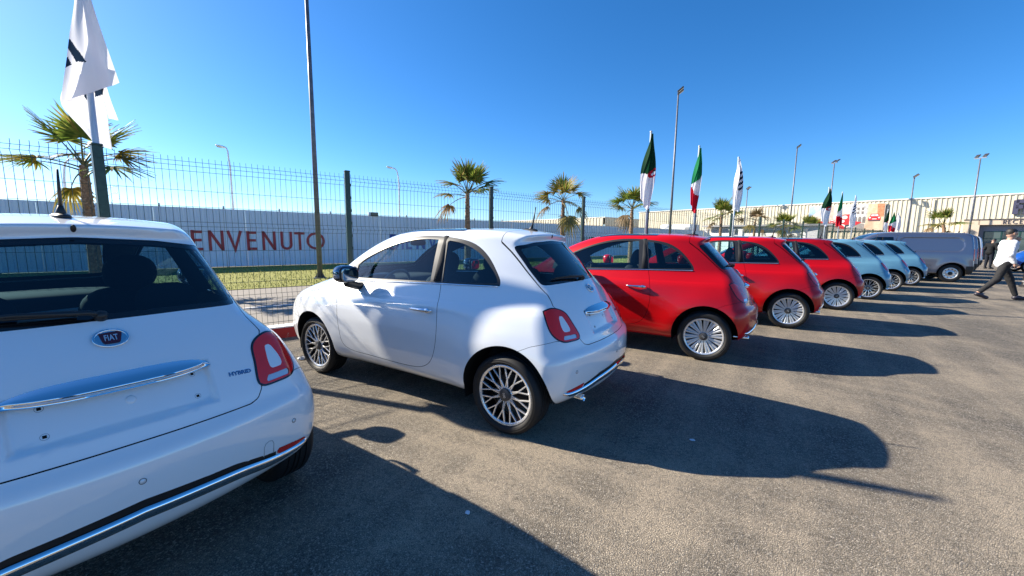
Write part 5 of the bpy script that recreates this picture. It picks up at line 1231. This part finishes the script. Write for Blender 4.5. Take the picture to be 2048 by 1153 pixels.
def person(loc, rz, J, cols, label, hs=1):
    t = tag(empty('person', loc, rz), label, 'person'); c = lambda a, b, ra, rb: ('c', J[a], J[b], ra, rb); A = lambda k: np.array(J[k], float)
    sk = [c('pelvis', 'chest', .125, .13), ('c', A('chest')+(0, -.06, .02), A('chest')+(0, .06, .02), .12, .12), c('chest', 'neck', .085, .058), c('neck', 'headbase', .056, .056)]
    for s in ('r', 'l'):
        sk += [c('hip_'+s, 'knee_'+s, .082, .055), c('knee_'+s, 'ankle_'+s, .055, .036), c('ankle_'+s, 'toe_'+s, .036, .03), c('sho_'+s, 'elb_'+s, .050, .038), c('elb_'+s, 'wri_'+s, .038, .025), ('c', A('pelvis'), A('hip_'+s), .11, .09), ('c', A('chest')+(0, 0, .06), A('sho_'+s), .085, .055)]
        hand(sk, J['wri_'+s], J['hd_'+s], (0, 0, 1), J['hs_'+s], .7)
    H = A('head'); hf = A('headf'); hf = hf/np.linalg.norm(hf); hl = np.cross((0, 0, 1), hf); hl /= np.linalg.norm(hl); hu = np.cross(hf, hl)
    hp = lambda f, l, u: H+hf*f+hl*l+hu*u
    sk += [('c', hp(-.022, 0, .025), hp(.012, 0, .02), .083, .078), ('c', hp(.03, 0, -.05), hp(.05, 0, -.075), .058, .040), ('c', hp(-.03, 0, -.04), hp(.0, 0, .0), .065, .07), ('c', hp(.092, 0, .005), hp(.106, 0, -.025), .011, .015), ('c', hp(.078, -.03, .022), hp(.078, .03, .022), .014, .014)]
    for q in (-1, 1): sk.append(('e', hp(-.005, q*.082, -.01), (.018, .012, .03)))
    body = figure_mesh('body', sk, .02, .015*hs, cols['skin'], t)
    for q in (-1, 1):
        m = MB(); m.sellip(hp(.083, q*.031, .004), (.010, .013, .008), 1, 1, 10, 6); m.build('eye', mat('eye dark', (.02, .015, .012), .2), body)
    m = MB(); m.tube([hp(.080, -.022, -.062), hp(.088, 0, -.060), hp(.080, .022, -.062)], .0055, 6); m.build('mouth', mat('lips', (.28, .10, .08), .5), body)
    hairf = lambda P: np.maximum(-((P-hp(-.005, 0, .03)) @ hu)*1.0+.0+.55*((P-hp(0, 0, 0)) @ hf-.03), -1)
    figure_mesh('hair', [('c', hp(-.028, 0, .034), hp(.008, 0, .040), .087, .080), ('c', hp(-.05, 0, -.02), hp(-.03, 0, .03), .062, .078)], .02, .0125*hs, cols['hair'], t, hairf)
    tr = [('c', A('pelvis')+(0, -.03, .03), A('pelvis')+(0, .03, .03), .135, .135)]
    for s in ('r', 'l'): tr += [('c', A('pelvis')+(0, 0, -.02), A('hip_'+s), .125, .105), c('hip_'+s, 'knee_'+s, .100, .074), ('c', A('knee_'+s), A('ankle_'+s)+(A('knee_'+s)-A('ankle_'+s))*.10, .074, .052)]
    figure_mesh('trousers', tr, .03, .02*hs, cols['trousers'], t)
    sh = [('c', A('pelvis')+(0, -.04, -.02), A('pelvis')+(0, .04, -.02), .150, .150), ('c', A('pelvis')+(0, 0, .0), A('chest'), .158, .150), ('c', A('chest')+(0, -.07, .03), A('chest')+(0, .07, .03), .135, .135), ('c', A('chest'), A('neck')+(A('chest')-A('neck'))*.25, .10, .075)]
    for s in ('r', 'l'): sh += [('c', A('chest')+(0, 0, .07), A('sho_'+s), .10, .075), c('sho_'+s, 'elb_'+s, .074, .060), ('c', A('elb_'+s), A('wri_'+s)+(A('elb_'+s)-A('wri_'+s))*.06, .060, .040)]
    figure_mesh('shirt' if cols.get('shirt_name') is None else cols['shirt_name'], sh, .035, .02*hs, cols['shirt'], t)
    m = MB(); ring = []; nk = A('neck')+(A('headbase')-A('neck'))*.15
    m.tube([nk+np.array([math.cos(a)*.066, math.sin(a)*.066, .012*math.cos(a)-.012]) for a in np.linspace(0, 2*math.pi, 20, endpoint=False)], .016, 8, closed=True); m.build('collar', cols['shirt'], t)
    for s in ('r', 'l'):
        a, b = A('ankle_'+s), A('toe_'+s); d = (b-a); d[2] = 0; d /= np.linalg.norm(d); hl_ = J.get('heel_'+s, a-(0, 0, a[2]-.045)-d*.05)
        figure_mesh('shoe', [('c', hl_, b+d*.0, .045, .042), ('c', a+(0, 0, -.02), np.array(hl_)*.5+b*.5+(0, 0, .02), .047, .04)], .03, .015*hs, cols['shoe'], t, (lambda P: .004-P[:, 2]))
    return t
SKIN = mat('skin', (.40, .235, .165), .55, build=lambda nt, p: p.inputs['Subsurface Weight'].__setattr__('default_value', .08)); HAIR = mat('short black hair', (.012, .010, .009), .6, build=lambda nt, p: bump(nt, p, noise(nt, 240, 3, .6, objcoord(nt)).outputs[0], .5, .004))
def m_weave(name, c, sc=14): return mat(name, c, .8, spec=.2, build=lambda nt, p: bump(nt, p, noise(nt, sc, 4, .6, objcoord(nt)).outputs[0], .6, .03))
J1 = dict(pelvis=(0, 0, .96), chest=(.03, 0, 1.30), neck=(.035, 0, 1.49), headbase=(.05, 0, 1.58), head=(.055, 0, 1.675), headf=(1, .12, -.06),
          hip_r=(-.01, -.09, .92), knee_r=(-.13, -.09, .52), ankle_r=(-.43, -.085, .155), toe_r=(-.27, -.09, .045), heel_r=(-.46, -.085, .12), hip_l=(.02, .09, .92), knee_l=(.20, .09, .53), ankle_l=(.36, .09, .095), toe_l=(.53, .09, .05), heel_l=(.34, .09, .05),
          sho_r=(.01, -.195, 1.43), elb_r=(-.04, -.25, 1.15), wri_r=(.07, -.225, .94), hd_r=(.6, .1, -.75), hs_r=(1, 0, .4), sho_l=(.05, .185, 1.43), elb_l=(.24, .21, 1.22), wri_l=(.23, .07, 1.47), hd_l=(-.15, -.35, .9), hs_l=(1, 0, 0))
person((6.62, 12.07, 0), R(10), J1, dict(skin=SKIN, hair=HAIR, shirt=m_weave('white cotton shirt', (.62, .63, .68)), trousers=m_weave('charcoal trousers', (.022, .022, .024)), shoe=mat('dark sneakers', (.02, .018, .03), .5)),
       'man in white shirt and dark trousers walking right, hand raised to his mouth')
J2 = dict(pelvis=(0, 0, .94), chest=(.05, 0, 1.27), neck=(.08, 0, 1.44), headbase=(.12, 0, 1.51), head=(.16, 0, 1.585), headf=(1, 0, -.5),
          hip_r=(0, -.09, .90), knee_r=(.01, -.10, .50), ankle_r=(-.02, -.11, .09), toe_r=(.14, -.14, .045), heel_r=(-.05, -.11, .05), hip_l=(0, .09, .90), knee_l=(.02, .10, .50), ankle_l=(0, .12, .09), toe_l=(.16, .15, .045), heel_l=(-.03, .12, .05),
          sho_r=(.04, -.19, 1.39), elb_r=(.02, -.27, 1.12), wri_r=(.22, -.14, 1.07), hd_r=(.8, .5, .2), hs_r=(0, 0, 1), sho_l=(.04, .19, 1.39), elb_l=(.02, .27, 1.12), wri_l=(.22, .14, 1.07), hd_l=(.8, -.5, .2), hs_l=(0, 0, -1))
person((12.30, 30.5, 0), R(40), J2, dict(skin=SKIN, hair=HAIR, shirt=m_weave('black jacket', (.008, .009, .011)), shirt_name='jacket', trousers=m_weave('dark navy trousers', (.010, .013, .022)), shoe=mat('black shoes', (.01, .01, .01), .5)),
       'man in dark jacket standing with bowed head beyond the white van', 1.5)
# ---------------------------------------------------------------- scraps on the asphalt
def scrap(name, loc, r, m, label, seed):
    rnd = random.Random(seed); n = 9; V = [(0, 0, r*.5)]; 
    for k in range(2):
        for i in range(n): a = i*2*math.pi/n; q = r*(.55 if k == 0 else 1)*rnd.uniform(.7, 1.2); V.append((q*math.cos(a), q*math.sin(a), r*rnd.uniform(.25, .7) if k == 0 else .004+r*rnd.uniform(0, .3)))
    F = [(0, 1+i, 1+(i+1) % n) for i in range(n)]+[(1+i, 1+n+i, 1+n+(i+1) % n, 1+(i+1) % n) for i in range(n)]
    o = mk(name, V, F, m, smooth=False); o.location = loc; tag(o, label, 'paper'); return o
PAPER = mat('white paper', (.66, .68, .72), .7)
scrap('paper_scrap', (-2.88, -.62, .002), .05, PAPER, 'crumpled white paper beside the front wheel of the side-on white car', 1)
scrap('paper_scrap', (.308, -1.564, .002), .016, PAPER, 'tiny white scrap in the dark shadow at bottom centre', 2)
scrap('paper_scrap', (1.163, -.117, .002), .02, PAPER, 'small pale scrap in the shadow of the side-on white car', 3)
bo = tag(empty('bollard', (8.93, 17.15, 0)), 'short dark bollard cut off by the right edge, behind the walking man', 'bollard')
m = MB(); m.lathe([(.0, 0), (.17, 0), (.17, .04), (.13, .07), (.115, .1), (.105, .40), (.11, .42), (.09, .48), (.05, .51), (0, .515)], 24); m.build('bollard_post', BLACK, bo, auto=35)
m = MB(); m.lathe([(.114, .16), (.116, .165), (.115, .2), (.112, .205)], 24); m.build('bollard_band', mat('dull grey band', (.18, .18, .19), .5), bo)
